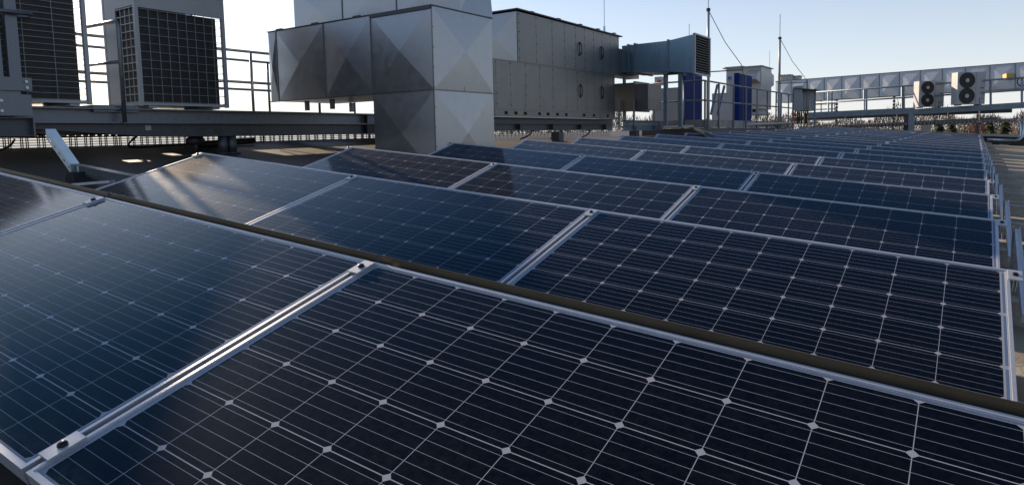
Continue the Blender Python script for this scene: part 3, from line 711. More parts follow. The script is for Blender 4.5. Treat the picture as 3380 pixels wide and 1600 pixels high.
for i, (yy0, yy1, z0, z1, m_) in enumerate(((6.95, 14.6, .36, .63, BEAM), (14.61, 17.1, .33, .60, BEAMB))):
    t = thing('support_girder', ['dark steel girder under the long air handling unit', 'blue grey steel girder between the air handling unit and the railed platform'][i], 'beam', (AX, yy0, z0))
    b = MB(); X_ = AX+.02 + .3*i
    b.box((X_-.2, yy0, z1-.015), (X_, yy1, z1-.001)); b.box((X_-.2, yy0, z0), (X_, yy1, z0+.014)); b.box((X_-.105, yy0, z0+.014), (X_-.095, yy1, z1-.015)); b.box((X_-.05, yy0, (z0+z1)/2), (X_-.012, yy1, (z0+z1)/2+.012))
    b.build('girder', m_, t)
    y = yy0+.6
    while y < yy1: b = MB(); b.box((X_-.094, y, z0+.0145), (X_-.006, y+.016, (z0+z1)/2-.001)); y += 1.3; b.build('stiffener', m_, t)
for i, y in enumerate((8.6, 11.8, 15.4)):
    x = AX-.08+(.25 if i == 2 else 0); z0 = roofz(x, y); b = MB(); b.box((x-.1, y-.1, z0), (x+.1, y+.1, .329)); b.box((x-.16, y-.16, z0), (x+.16, y+.16, z0+.02))
    tag(b.build('stub_column', BEAM), 'steel stub column on the roof below ' + ['the girder just right of the silver duct', 'the middle of the long ventilation unit', 'the blue grey girder'][i], 'column', 'stub columns under the girder')
b = MB(); yq = 8.3
pz = lambda x: roofz(x, yq)
for k in range(5): b.bar((-6.7, 8.2, roofz(-6.7, 8)+.03+.05*k), (-5.6, 16.5, roofz(-5.6, 16)+.03+.05*k), .008, .008)
for k in range(60):
    s = k/59; p = Vector((-6.7+1.1*s, 8.2+8.3*s, 0)); p.z = roofz(p.x, p.y); b.bar(p, p+Vector((0,0,.26)), .01, .01, (1,0,0))
tag(b.build('wire_mesh_fence', BEAM), 'low wire mesh along the roof edge below the long ventilation unit', 'fence')
for i in range(3):
    p = on_x(1760+i*95, 428, -4.9); cable('cable', 'dark drooping cable below the ventilation unit, ' + ['nearest the silver duct', 'between two others', 'nearest the blue grey girder'][i], [p, p+Vector((-.02,-.15,-.12)), p+Vector((-.05,-.45,-.2))], .018)

# blue grey intake duct with louvre
Yd0, Yd1 = 15.3, 16.45
xA, xB2, xC = on_y(2095, 147, Yd0).x, on_y(2205, 135, Yd0).x, on_y(2288, 114, Yd0).x
z1a, z0a = on_y(2095, 147, Yd0).z, on_y(2095, 240, Yd0).z
z1b, z0b = on_y(2205, 135, Yd0).z, on_y(2205, 237, Yd0).z
z1c, z0c = on_y(2288, 114, Yd0).z, on_y(2288, 241, Yd0).z
t = thing('intake_duct', 'blue grey intake duct flaring to a louvred end', 'duct', (xB2, Yd0, z0a))
INTAKE = mat('sky_tinted_sheet', (.20, .30, .38), .38, .8, var=.15, vscale=3, stretch=(6,1,.6), rvar=.08)  # galvanised sheet; the blue of sky-lit shade is put into its colour
b = MB()
def seg(x0, x1, za0, za1, zb0_, zb1_):
    b.hexa([(x0,Yd0,za0),(x1,Yd0,zb0_),(x1,Yd1,zb0_),(x0,Yd1,za0),(x0,Yd0,za1),(x1,Yd0,zb1_),(x1,Yd1,zb1_),(x0,Yd1,za1)])
seg(xA, xB2-.01, z0a, z1a, z0b, z1b); seg(xB2+.01, xC, z0b, z1b, z0c, z1c); b.build('shell', INTAKE, t)
for x, z0, z1 in ((xA, z0a, z1a), (xB2, z0b, z1b)): b = MB(); b.box((x-.02, Yd0-.03, z0-.03), (x+.02, Yd1+.03, z1+.03)); b.build('flange', BEAMB, t)
b = MB(); x0 = on_y(2050, 150, Yd0).x; b.box((x0, Yd0+.05, z0a+.03), (xA-.021, Yd1-.05, z1a-.0)); b.box((x0+.16, Yd0+.02, z0a), (x0+.2, Yd1-.02, z1a+.03)); b.build('collar', INTAKE, t)
b = MB(); b.box((AX-.5, yb1+.001, zM+.02), (x0-.0, Yd1, zTt-.25)); b.build('neck', GALV2, t)
b = MB()
fx = xC+.06
b.box((xC+.001, Yd0-.03, z0c-.03), (fx, Yd0+.02, z1c+.03)); b.box((xC+.001, Yd1-.02, z0c-.03), (fx, Yd1+.03, z1c+.03)); b.box((xC+.001, Yd0+.021, z1c-.01), (fx, Yd1-.021, z1c+.03)); b.box((xC+.001, Yd0+.021, z0c-.03), (fx, Yd1-.021, z0c+.01))
b.build('louvre_frame', LIGHTGREY, t)
b = MB(); b.box((xC+.002, Yd0+.022, z0c+.011), (xC+.006, Yd1-.022, z1c-.011)); b.build('louvre_back', DARK, t)
b = MB(); n_ = 14
for k in range(n_):
    z = z0c+.03+(z1c-z0c-.06)*(k+.5)/n_
    b.hexa([(xC+.012,Yd0+.022,z+.018),(fx-.004,Yd0+.022,z-.022),(fx-.004,Yd1-.022,z-.022),(xC+.012,Yd1-.022,z+.018),(xC+.012,Yd0+.022,z+.022),(fx-.004,Yd0+.022,z-.017),(fx-.004,Yd1-.022,z-.017),(xC+.012,Yd1-.022,z+.022)])
b.build('louvre_slats', GALV2, t)
for (px0, px1) in ((2190, 2201), (2238, 2250), (2056, 2062)):
    p = on_y(px0, 385, Yd0+.1); q = on_y(px1, 385, Yd0+.1); b = MB(); b.box((p.x, Yd0+.1, .40), (q.x, Yd0+.2, min(z0a, z0b)-.031)); b.build('leg', BEAMB, t)
p = on_y(2195, 242, Yd0+.15); q = on_y(2250, 242, Yd0+.15); b = MB(); b.box((p.x, Yd0+.21, p.z-.05), (q.x, Yd0+.28, p.z+.0)); b.build('bracket', BEAMB, t)
# lower duct stub
a, c = on_y(2037, 280, 15.1), on_y(2139, 362, 15.1)
z1_ = on_y(2139, 276, 15.1).z
t = thing('duct_stub', 'short brownish duct stub under the intake duct, on slim legs', 'duct', (c.x, 15.1, c.z))
b = MB(); xm = on_y(2095, 300, 15.1).x
b.box((a.x-.4, 15.1, c.z), (xm-.02, 16.0, z1_+.05)); b.box((xm+.02, 15.1, c.z-.0), (c.x, 16.0, z1_)); b.build('shell', GALV2, t)
b = MB(); b.box((xm-.019, 15.06, c.z-.04), (xm+.019, 16.04, z1_+.08)); b.build('flange', GALV2, t)
for px in (2043, 2092):
    p = on_y(px, 330, 15.0); b = MB(); b.box((p.x-.02, 14.98, .42), (p.x+.02, 15.03, c.z+.28)); b.build('leg', BEAMB, t)

# ------------------------------------------------------------------ railed platform beyond
XP, YP = -3.1, 17.2
YE = 28.3
t = thing('railed_platform', 'long grey platform edge with kick plate beyond the panel rows', 'platform', (XP, YP, .3))
b = MB(); b.box((-5.0, YP-.012, .38), (XP, YP, .60)); b.box((XP, YP, .38), (XP+.012, YE, .60)); b.build('kick_plate', mat('weathered_plate', (.26,.25,.25), .6, .35, var=.3, vscale=3), t)
b = MB(); b.box((-5.6, YP+.001, .44), (XP-.001, YE+.5, .49)); b.build('deck', BEAM, t)
b = MB(); b.box((-4.9, YP+.02, .18), (XP-.02, YP+.2, .37)); b.box((XP-.2, YP+.21, .18), (XP-.02, YE, .37)); b.build('edge_beam', BEAM, t)
b = MB()
for y in (20, 24, 28): b.box((XP-.17, y-.08, roofz(XP, y)), (XP-.03, y+.08, .179))
b.build('leg', BEAM, t)
def z_at(px, py, X=None, Y=None): return (on_x(px, py, X) if X is not None else on_y(px, py, Y)).z
zr1, zr2 = 1.67, 1.13
t = thing('platform_railing', 'galvanised railing along the far platform in front of the blue panels', 'railing', (XP, YP, .4))
x_l = on_y(2139, 283, YP).x
for z in (zr1, zr2):
    b = MB(); b.tube([(x_l-.5, YP-.03, z), (XP-.08, YP-.03, z), (XP, YP-.0, z), (XP+.03, YP+.1, z), (XP+.03, YE, z+.03)], .024, 8); b.build('rail', HOTDIP, t, True)
for px in (2158, 2257): p = on_y(px, 300, YP-.03); b = MB(); b.cyl((p.x, YP-.03, .40), (p.x, YP-.03, zr1), .022, 8); b.build('post', HOTDIP, t, True)
for px in (2327, 2373, 2421, 2463, 2499, 2533, 2562, 2579, 2603):
    p = on_x(px, 320, XP+.035); b = MB(); b.box((XP+.015, p.y-.025, .36), (XP+.055, p.y+.025, zr1+.01)); b.build('post', HOTDIP, t)
t = thing('ladder_brace', 'pair of slanting steel braces leaning on the platform railing', 'brace', (XP-.15, 19, .5))
for (x0, y0, x1, y1) in ((2347, 378, 2368, 280), (2369, 378, 2391, 284)):
    b = MB(); b.bar(on_x(x0, y0, XP-.12), on_x(x1, y1, XP-.12), .06, .05); b.build('strut', BEAMB, t)

# chillers with blue coil guards
def chiller(xw0, xw1, xb0, yb_, depth, z0, zw, zbl, label):
    t = thing('chiller', label, 'chiller', (xw1, yb_, z0), 'white chillers with blue guards')
    b = MB(); b.box((xw0, yb_, z0), (xw1, yb_+depth, zw)); b.build('casing', WHITE, t)
    b = MB(); n_ = 2
    for k in range(1, n_+1):
        x = xw0+(xw1-xw0)*k/(n_+1); b.box((x-.006, yb_-.004, z0+.02), (x+.006, yb_-.0005, zw-.02))
    b.box((xw0-.01, yb_-.01, zw+.0005), (xw1-.001, yb_+depth, zw+.02)); b.build('panel_joint', LIGHTGREY, t)
    b = MB(); b.box((xw1+.001, yb_-.02, z0-.02), (xb0, yb_+depth, zbl)); b.build('blue_guard', BLUE, t)
    b = MB(); b.box((xb0+.0005, yb_+depth*.48, z0-.02), (xb0+.012, yb_+depth*.5, zbl)); b.box((xb0+.0005, yb_-.02, zbl-.02), (xb0+.006, yb_+depth, zbl)); b.build('guard_strip', LIGHTGREY, t)
    return t
y_c = 18.2
chiller(on_y(2153, 300, y_c).x, on_y(2240, 300, y_c).x, on_y(2262, 300, y_c).x, y_c, 1.5, .62, z_at(2190, 294, Y=y_c), z_at(2262, 240, Y=y_c), 'white chiller with tall blue guard, just behind the intake duct legs')
y_c = 22.6
chiller(on_y(2350, 310, y_c).x, on_y(2423, 310, y_c).x, on_y(2440, 310, y_c).x, y_c, 1.6, .62, z_at(2390, 309, Y=y_c), z_at(2440, 241, Y=y_c), 'white chiller with tall blue guard, beside the white gabled ventilation unit')
a = on_y(2172, 268, 20.0); t = thing('siren_box', 'small white siren box on a post above the first chiller', 'siren', (a.x, 20, 1.3))
b = MB(); b.box((a.x-.12, 20, a.z-.14), (a.x+.12, 20.2, a.z+.14)); b.build('housing', WHITE, t)
b = MB(); b.cyl((a.x, 20.1, .6), (a.x, 20.1, a.z-.14), .02, 6); b.build('post', LIGHTGREY, t)
b = MB(); b.cyl((a.x+.06, 19.99, a.z-.03), (a.x+.06, 19.94, a.z-.03), .06, 10); b.build('horn', BRICK, t)

# white gabled ventilation unit
Yw = 26.0
x0, x1 = on_y(2397, 300, Yw).x, on_y(2512, 300, Yw).x
zt_, zb_2 = z_at(2450, 224, Y=Yw), z_at(2450, 362, Y=Yw)
ye = on_x(2556, 300, x1).y
t = thing('white_ventilation_unit', 'white boxy ventilation unit with side hood and flat lid', 'ventilation unit', (x1, Yw, zb_2))
b = MB(); b.box((x0, Yw, zb_2), (x1, Yw+1.6, zt_)); b.build('casing', WHITE, t)
b = MB(); b.prism([(x1-.02,Yw+1.601,zb_2+.9),(x1-.02,Yw+1.601,zt_-.12),(x1-.02,Yw+2.0,zt_-.2),(x1-.02,ye,z_at(2556,250,X=x1)),(x1-.02,ye,zb_2+1.0)], (x0-x1,0,0)); b.build('transition', WHITE, t)
b = MB(); b.box((x0-.12, Yw-.1, zt_+.001), (x1+.06, Yw+1.7, zt_+.035)); b.box((x0-.02, Yw-.13, zt_+.036), (x0+.7, Yw+.4, zt_+.06)); b.build('lid', LIGHTGREY, t)
hx0 = on_y(2470, 240, Yw).x
p1, p2, p3 = on_y(2474, 232, Yw), on_y(2474, 277, Yw), on_y(2510, 258, Yw-.4)
b = MB(); b.prism([(p1.x, Yw-.001, p1.z), (p1.x, Yw-.001, p2.z), (p1.x, Yw-.65, p2.z+.12), (p1.x, Yw-.5, p2.z+.3)], (x1-p1.x-.02, 0, 0)); b.build('hood', WHITE, t)
b = MB(); b.box((x0+.02, Yw+.02, zb_2-.22), (x1-.02, Yw+1.58, zb_2-.12)); 
for k in range(6): b.box((x0+.1+k*.21, Yw+.02, zb_2-.119), (x0+.17+k*.21, Yw+1.58, zb_2-.001))
b.build('base_frame', LIGHTGREY, t)
p = on_y(2408, 258, Yw-.03); b = MB(); b.cyl((p.x, Yw-.06, p.z), (p.x, Yw-.001, p.z), .07, 12); b.build('blue_gauge', mat('gauge_blue', (.02,.14,.4), .4), t)
b = MB(); b.tube([(p.x, Yw-.02, p.z-.07), (p.x+.05, Yw-.02, p.z-.3), (p.x+.03, Yw-.02, p.z-.6)], .012, 6); b.build('gauge_pipe', LIGHTGREY, t)

# rooftop fans behind
for i, (xa, xb, ytop) in enumerate(((2570, 2616, 251), (2612, 2645, 254))):
    D = 36.0; a, c = on_d(xa, 266, D), on_d(xb, 266, D); r_ = (c-a).length/2; ctr = (a+c)/2; zt_ = on_d(xa, ytop, D).z
    t = thing('roof_fan', ['wide cream roof fan above the creased duct end', 'narrower cream roof fan beside the wide one'][i], 'roof fan', ctr, 'cream roof fans')
    b = MB(); b.tube([ctr+Vector((0,0,-.3)), Vector((ctr.x,ctr.y,zt_-.03))], r_, 20); b.build('drum', CREAM, t)
    b = MB(); b.tube([Vector((ctr.x,ctr.y,zt_-.029)), Vector((ctr.x,ctr.y,zt_+.02))], r_*1.1, 20); b.build('rim', LIGHTGREY, t)
    b = MB()
    for k in range(6): a_ = k*math.pi/6; b.bar((ctr.x-r_*math.cos(a_), ctr.y-r_*math.sin(a_), zt_+.03+.002*k), (ctr.x+r_*math.cos(a_), ctr.y+r_*math.sin(a_), zt_+.03+.002*k), .02, .02)
    b.build('guard', BOLT, t)

# electric cabinets on the platform end
Yk = 27.2
t = thing('electric_cabinet', 'grey electric cabinets under a little roof, coloured cables below', 'cabinet', on_y(2660, 366, Yk))
a, c = on_y(2621, 298, Yk-.2), on_y(2647, 364, Yk-.2); b = MB(); b.box((a.x, Yk-.2, c.z), (c.x, Yk+.1, a.z+.15)); b.build('small_cabinet', LIGHTGREY, t)
a, c = on_y(2640, 297, Yk+.12), on_y(2682, 366, Yk+.12); b = MB(); b.box((a.x, Yk+.12, c.z), (c.x, Yk+.5, a.z)); b.build('large_cabinet', LIGHTGREY, t)
a, c = on_y(2615, 292, Yk-.3), on_y(2694, 298, Yk-.3); b = MB(); b.hexa([(a.x,Yk-.3,a.z),(c.x,Yk-.3,c.z),(c.x,Yk+.6,c.z),(a.x,Yk+.6,a.z),(a.x,Yk-.3,a.z+.03),(c.x,Yk-.3,c.z+.03),(c.x,Yk+.6,c.z+.03),(a.x,Yk+.6,a.z+.03)]); b.build('roof', BEAM, t)
for px in (2648, 2655, 2662, 2669): 
    p, q = on_y(px, 330, Yk-.05), on_y(px+5, 364, Yk-.05); b = MB(); b.box((p.x, Yk-.05, q.z), (q.x, Yk+.119, p.z)); b.build('meter_box', WHITE, t)
b = MB()
for x in (2618, 2690): p = on_y(x, 300, Yk+.3); b.box((p.x-.03, Yk+.3, .3), (p.x+.03, Yk+.36, p.z+.08))
b.build('post', BEAMB, t)
for i, (px, m_, dx) in enumerate(((2626, RED, -6), (2653, YEL, 2), (2638, BLACK, 0), (2644, BLACK, 3), (2660, BLACK, -2), (2668, BLACK, -8), (2632, BLACK, 1))):
    p, q, r_ = on_y(px, 366, Yk+.2), on_y(px+dx, 385, Yk+.2), on_y(px+dx*.6, 408, Yk+.2); b = MB(); b.tube([p, q, r_], .03, 6); b.build('cable', m_, t)

# lightning masts with wires
def mast(px, pyt, pyb, X, label, r_, ytip):
    p = on_x(px, pyb, X); zt_ = on_x(px, pyt, X).z; z2 = on_x(px, ytip, X).z
    t = thing('lightning_mast', label, 'lightning mast', (X, p.y, .4), 'lightning masts on the platform')
    b = MB(); b.cyl((X, p.y, .3), (X, p.y, zt_*.55), r_*1.25, 10); b.cyl((X, p.y, zt_*.55), (X, p.y, zt_), r_, 10); b.build('pole', LIGHTGREY, t, True)
    b = MB(); b.cyl((X, p.y, zt_), (X, p.y, z2), r_*.36, 6); b.build('rod', TRAY, t)
    b = MB(); b.cyl((X, p.y, zt_-.03), (X, p.y, zt_+.05), r_*1.5, 8); b.build('tip_clamp', BOLT, t)
    return t, Vector((X, p.y, zt_))
def wire(label, pts, r_):
    return cable('wire', label, pts, r_, BEAM)
t1, m1 = mast(2337, 34, 385, -2.98, 'tall lightning mast in front of the louvred duct end', .037, -20)
t2, m2 = mast(2571, 126, 385, -2.98, 'lightning mast beside the electric cabinets', .042, 45)
for tt, mm, (bx, by), (ex, ey), (wx, wy), (gx, gy) in ((t1, m1, (2337, 238), (2452, 231), (2447, 214), (2453, 430)), (t2, m2, (2571, 276), (2663, 272), (2656, 256), (2664, 400))):
    b = MB(); p = on_x(bx, by, -2.98); D = (mm-CAM).dot(fw); q = on_d(ex, ey, D*1.02); b.tube([p, q], .016, 6); b.build('spacer_bar', BEAM, tt)
    tp = mm.copy(); e_ = on_d(wx, wy, D*1.02); mid = (tp+e_)/2 + Vector((0,0,-.12))
    b = MB(); b.tube([tp, mid, e_, q, on_d(gx, gy, D*1.02)], .010, 5); b.build('down_wire', BEAM, tt)
for i, (px, py0, py1, D, lab) in enumerate(((1995, -20, 108, 17.0, 'thin lightning rod on the lid of the long ventilation unit'), (2275, 80, 118, 18.5, 'thin short lightning rod above the intake duct'), (2540, 168, 240, 30.0, 'thin lightning rod behind the white ventilation unit'))):
    p, q = on_d(px, py0, D), on_d(px, py1, D); b = MB(); b.tube([q+Vector((0,0,-.0)), q+Vector((0,0,.15)), q+Vector((0,0,.16)), Vector((q.x,q.y,p.z))], [.028, .028, .009, .009] if i == 0 else [.01]*4, 6)
    tag(b.build('lightning_rod', TRAY), lab, 'lightning rod', 'thin lightning rods')
b = MB(); p, q = on_x(2185, 421, -2.6), on_x(2900, 398, -2.6)
a = on_d(2190, 420, 17.5); c = on_d(2700, 404, 30.0); b.tube([a, c], .035, 8); tag(b.build('insulated_pipe', CREAM, None, True), 'long cream pipe running below the platform kick plate', 'pipe')

# ------------------------------------------------------------------ right: creased duct, pipe bridge
def lerp(a, b, s): return a + (b-a)*s
A0, A1 = on_d(2560, 269, 35.6), on_d(3440, 202, 26.4)
B0, B1 = on_d(2560, 340, 35.6), on_d(3440, 287, 26.4)
perp = (A1-A0).cross(Vector((0,0,1))).normalized()*-1.1
t = thing('creased_duct', 'long pale duct with triangular creases crossing behind the walkway', 'duct', B0)
b = MB(); n_ = 13
seams = [0]; 
for i in range(n_): seams.append(seams[-1]+1)
su = [k/n_ for k in seams]
skin(b, B0, B1, A1, A0, su, 1, .035)
b.add([A0, A1, A1+perp, A0+perp], [(0,1,2,3)]); b.add([B0, B1, B1+perp, B0+perp], [(0,1,2,3)]); b.add([B0+perp, B1+perp, A1+perp, A0+perp], [(0,1,2,3)])
b.add([B0, B0+perp, A0+perp, A0], [(0,1,2,3)]); b.add([B1, B1+perp, A1+perp, A1], [(0,1,2,3)])
PALEGALV = mat('pale_galvanised', (.40, .43, .47), .45, .75, var=.08, vscale=2)
b.build('shell', PALEGALV, t)
nrm = -perp.normalized()
for s in su[1:-1]:
    b = MB(); p, q = lerp(B0, B1, s)+nrm*.012, lerp(A0, A1, s)+nrm*.012; b.bar(p, q, .03, .02, nrm); b.build('seam', GALV2, t)
b = MB(); b.bar(A0+nrm*.01, A1+nrm*.01, .03, .02); b.build('top_flange', BEAM, t)
for i, px in enumerate((2790, 2998, 3260)):
    s = (px-2560)/880.; p = lerp(B0, B1, s)+perp*.5; b = MB()
    for q in range(14): b.box((p.x-.05, p.y-.05, p.z-.16*q-.11), (p.x+.05, p.y+.05, p.z-.16*q-.01)); 
    b.box((p.x-.02, p.y-.02, p.z-2.3), (p.x+.02, p.y+.02, p.z-.001))
    b.build('hanger', BEAM, t)

D0, D1 = 30.0, 25.2
def bridge(px, py):
    s = (px-2690)/(3380-2690.); return on_d(px, py, lerp(D0, D1, s))
t = thing('pipe_bridge', 'blue grey steel walkway crossing the roof end on a steel column', 'walkway', bridge(3010, 430))
def line(px0, y0, px1, y1, w_, h_, name, m_, off=0.):
    a, c = bridge(px0, y0), bridge(px1, y1); a = a + fw*off; c = c+fw*off
    b = MB(); b.bar(a, c, w_, h_); return b.build(name, m_, t)
line(2664, 381, 3020, 365, .16, .24, 'beam', BEAMB)
line(3010, 370, 3420, 345, .20, .22, 'beam', BEAMB)
line(2664, 383, 3420, 352, .12, .14, 'rear_beam', BEAM, 1.2)
b = MB(); p = bridge(3010, 372); q = bridge(3011, 436); b.bar(p, Vector((p.x, p.y, q.z-.3)), .22, .2); b.build('column', BEAMB, t)
b = MB(); p = bridge(3032, 372)+fw*.8; b.bar(p, p+Vector((0,0,-.75)), .22, .2); b.build('column', BEAM, t)
t = thing('bridge_railing', 'two bar railing on the blue grey walkway, behind the twin fan condensers', 'railing', bridge(2690, 372))
for (y0, y1) in ((306, 256), (342, 297)):
    b = MB(); a, c = bridge(2660, y0+1), bridge(3420, y1-2); b.tube([a, c], .034, 8); b.build('rail', BEAMB, t, True)
for px in (2734, 2746, 2852, 2860, 2977, 2984, 3270, 3373):
    s = (px-2690)/690.; yt, yb = lerp(306, 257, s), lerp(374, 338, s)+4
    b = MB(); p, q = bridge(px, yt), bridge(px, yb); b.bar(p, q, .055, .055, fw); b.build('post', BEAMB, t)
# second railing / scaffolding seen further back on the left of the walkway
t = thing('rear_scaffold', 'thin bar frame behind the electric cabinets, under the creased duct', 'frame', on_d(2730, 390, 36))
for (xa, ya, xb, yb) in ((2710, 330, 2710, 400), (2755, 330, 2755, 395), (2690, 362, 2760, 360), (2690, 345, 2760, 343)):
    b = MB(); b.bar(on_d(xa, ya, 36), on_d(xb, yb, 36), .05, .05, fw); b.build('bar', GALV2, t)
a, c = on_d(2682, 374, 37), on_d(2756, 398, 37); b = MB(); b.box((a.x, a.y, c.z), (c.x, c.y+.6, a.z)); tag(b.build('plinth', CREAM), 'pale concrete plinth behind the electric cabinets', 'plinth')

def condenser(xl_, xr_, yt, yb, D, ang, label):
    a, c = on_d(xl_, (yt+yb)/2, D), on_d(xr_, (yt+yb)/2, D)
    W_ = (c-a).length; ctr = (a+c)/2; H = (on_d(xl_, yt, D)-on_d(xl_, yb, D)).length
    zb = on_d((xl_+xr_)/2, yb, D).z
    ex = (c-a); ex.z = 0; ex.normalize(); ey = Vector((-ex.y, ex.x, 0)); o = Vector((ctr.x, ctr.y, zb))
    def P(x, y, z): return o + ex*x + ey*y + Vector((0,0,z))
    def bx(mbx, x0, x1, y0, y1, z0, z1): mbx.hexa([P(x0,y0,z0),P(x1,y0,z0),P(x1,y1,z0),P(x0,y1,z0),P(x0,y0,z1),P(x1,y0,z1),P(x1,y1,z1),P(x0,y1,z1)])
    t = thing('condenser_unit', label, 'condenser', o, 'twin fan condensers on the walkway')
    w2 = W_/2; dep = .36
    b = MB(); bx(b, -w2, w2, 0, dep, .04, H); b.build('casing', LIGHTGREY, t)
    b = MB(); bx(b, -w2+.1, -w2+.2, .03, dep-.03, 0, .039); bx(b, w2-.2, w2-.1, .03, dep-.03, 0, .039); b.build('foot', BEAM, t)
    fxc = -w2+W_*.34; fr_ = min(W_*.285, H*.225)
    for zf in (H*.27+.02, H*.745+.01):
        b = MB(); pts = []
        b.tube([P(fxc,-.002,zf), P(fxc,-.018,zf)], fr_, 24); f_ = b.build('fan_opening', COIL, t)
        b = MB(); ringp = [P(fxc+fr_*math.cos(k*math.pi/12), -.022, zf+fr_*math.sin(k*math.pi/12)) for k in range(25)]; b.tube(ringp, .012, 5, False)
        for q in range(3):
            rr = fr_*(.45+.25*q); ringp = [P(fxc+rr*math.cos(k*math.pi/12), -.024, zf+rr*math.sin(k*math.pi/12)) for k in range(25)]; b.tube(ringp, .004, 4, False)
        b.build('fan_guard', BOLT, t)
        b = MB(); b.tube([P(fxc,-.019,zf), P(fxc,-.032,zf)], fr_*.27, 14); b.build('fan_hub', WHITE, t)
        for k in range(3):
            b = MB(); a_ = k*2*math.pi/3+.4; d_ = Vector((math.cos(a_), math.sin(a_))); e_ = Vector((-d_.y, d_.x))
            q4 = [d_*fr_*.28-e_*fr_*.1, d_*fr_*.9-e_*fr_*.3, d_*fr_*.92+e_*fr_*.25, d_*fr_*.28+e_*fr_*.1]
            b.prism([P(fxc+q_.x, -.0185, zf+q_.y) for q_ in q4], ey*-.002); b.build('fan_blade', COIL, t)
    b = MB(); bx(b, -w2+W_*.66, -w2+W_*.667, -.004, -.0005, .06, H-.02); bx(b, -w2+.01, -w2+W_*.65, -.004, -.0005, H*.51, H*.516)
    bx(b, w2-W_*.17, w2-W_*.06, -.008, -.0005, H*.50, H*.535); bx(b, w2-W_*.2, w2-W_*.185, -.01, -.0005, .05, H*.2); bx(b, w2-W_*.2, w2-W_*.04, -.01, -.0005, H*.2, H*.215)
    b.build('panel_detail', BEAM, t)
condenser(3033, 3116, 268, 356, 27.0, 0, 'smaller white twin fan condenser on the walkway, standing left of the other')
condenser(3160, 3252, 239, 348, 26.0, 0, 'larger white twin fan condenser on the walkway, standing right of the other')

# trays and pipes hung under the bridge
for (nm, lab, xa, ya, xb, yb, r_, m_, off) in (('pipe', 'dark pipe hung under the walkway, uppermost of the pipes', 2760, 406, 3420, 372, .07, BEAM, 2.0),
        ('pipe', 'pale round pipe hung under the walkway, between dark pipe and slotted tray', 2700, 415, 3420, 386, .065, GALV2, 1.0)):
    b = MB(); b.tube([bridge(xa, ya)+fw*off, bridge(xb, yb)+fw*off], r_, 10); tag(b.build(nm, m_, None, True), lab, 'pipe')
b = MB(); a, c = bridge(2660, 421)+fw*.6, bridge(3420, 395)+fw*.6; b.bar(a, c, .2, .012); b.bar(a+Vector((0,0,.1)), c+Vector((0,0,.1)), .2, .012)
n_ = 60
for k in range(n_): p, q = lerp(a, c, k/n_), lerp(a, c, (k+.6)/n_); b.bar(p+Vector((0,0,.05)), q+Vector((0,0,.05)), .18, .075)
tag(b.build('slotted_tray', GALV2), 'slotted metal cable tray hung lowest under the walkway', 'cable tray')
t = thing('tray_hangers', 'perforated steel hanger straps holding pipes under the walkway', 'hanger', bridge(3160, 400))
for px in (2815, 2990, 3163, 3270):
    s = (px-2690)/690.; yt = lerp(376, 343, s); b = MB(); p, q = bridge(px, yt)+fw*.6, bridge(px, lerp(424, 402, s))+fw*.6
    for k in range(10): b.bar(lerp(p, q, k/10), lerp(p, q, (k+.7)/10), .06, .02, fw)
    b.bar(p+fw*.02, q+fw*.02, .025, .01, fw); b.build('strap', BEAM, t)
a = bridge(3335, 252); t = thing('flood_lamp', 'small amber plastic lamp clipped to the walkway railing', 'lamp', a)
b = MB(); b.prism([bridge(3322,243), bridge(3347,241), bridge(3347,263), bridge(3322,259)], fw*.2); b.build('head', AMBER, t)
b = MB(); b.bar(bridge(3350, 244), bridge(3350, 264), .04, .06); b.build('clip', BEAM, t)
t0 = bridge(3372, 270); pts = [t0+RT*(.16*math.cos(k*math.pi/8))+Vector((0,0,.16*math.sin(k*math.pi/8))) for k in range(17)]
b = MB(); b.tube(pts, .018, 6, False); tag(b.build('coiled_cable', BLACK, None, True), 'black coiled cable hung on the walkway railing by the amber lamp', 'cable')
# galvanised conduit bending from the walkway down onto the roof
D = 27.5
pts = [on_d(3374, 385, D), on_d(3374, 440, D), on_d(3372, 452, D), on_d(3364, 461, D), on_d(3350, 465, D), on_d(3300, 463, D+.6), on_d(3262, 462, D+1.2)]
b = MB(); b.tube(pts, .06, 10); tag(b.build('bent_conduit', TRAY, None, True), 'galvanised conduit bending down onto the roof past the row ends', 'pipe')
for i, (px, py) in enumerate(((3276, 470), (3352, 474))):
    p = on_d(px, py, D); z0 = roofz(p.x, p.y); b = MB(); b.prism([(p.x-.25,p.y-.1,z0),(p.x+.25,p.y-.1,z0),(p.x+.15,p.y-.1,z0+.16),(p.x-.15,p.y-.1,z0+.16)], (0,.3,0)); tag(b.build('rubber_foot', BLACK), 'black rubber foot under the bent conduit, ' + ['at its free end', 'near its bend'][i], 'support foot', 'rubber feet under the conduit')
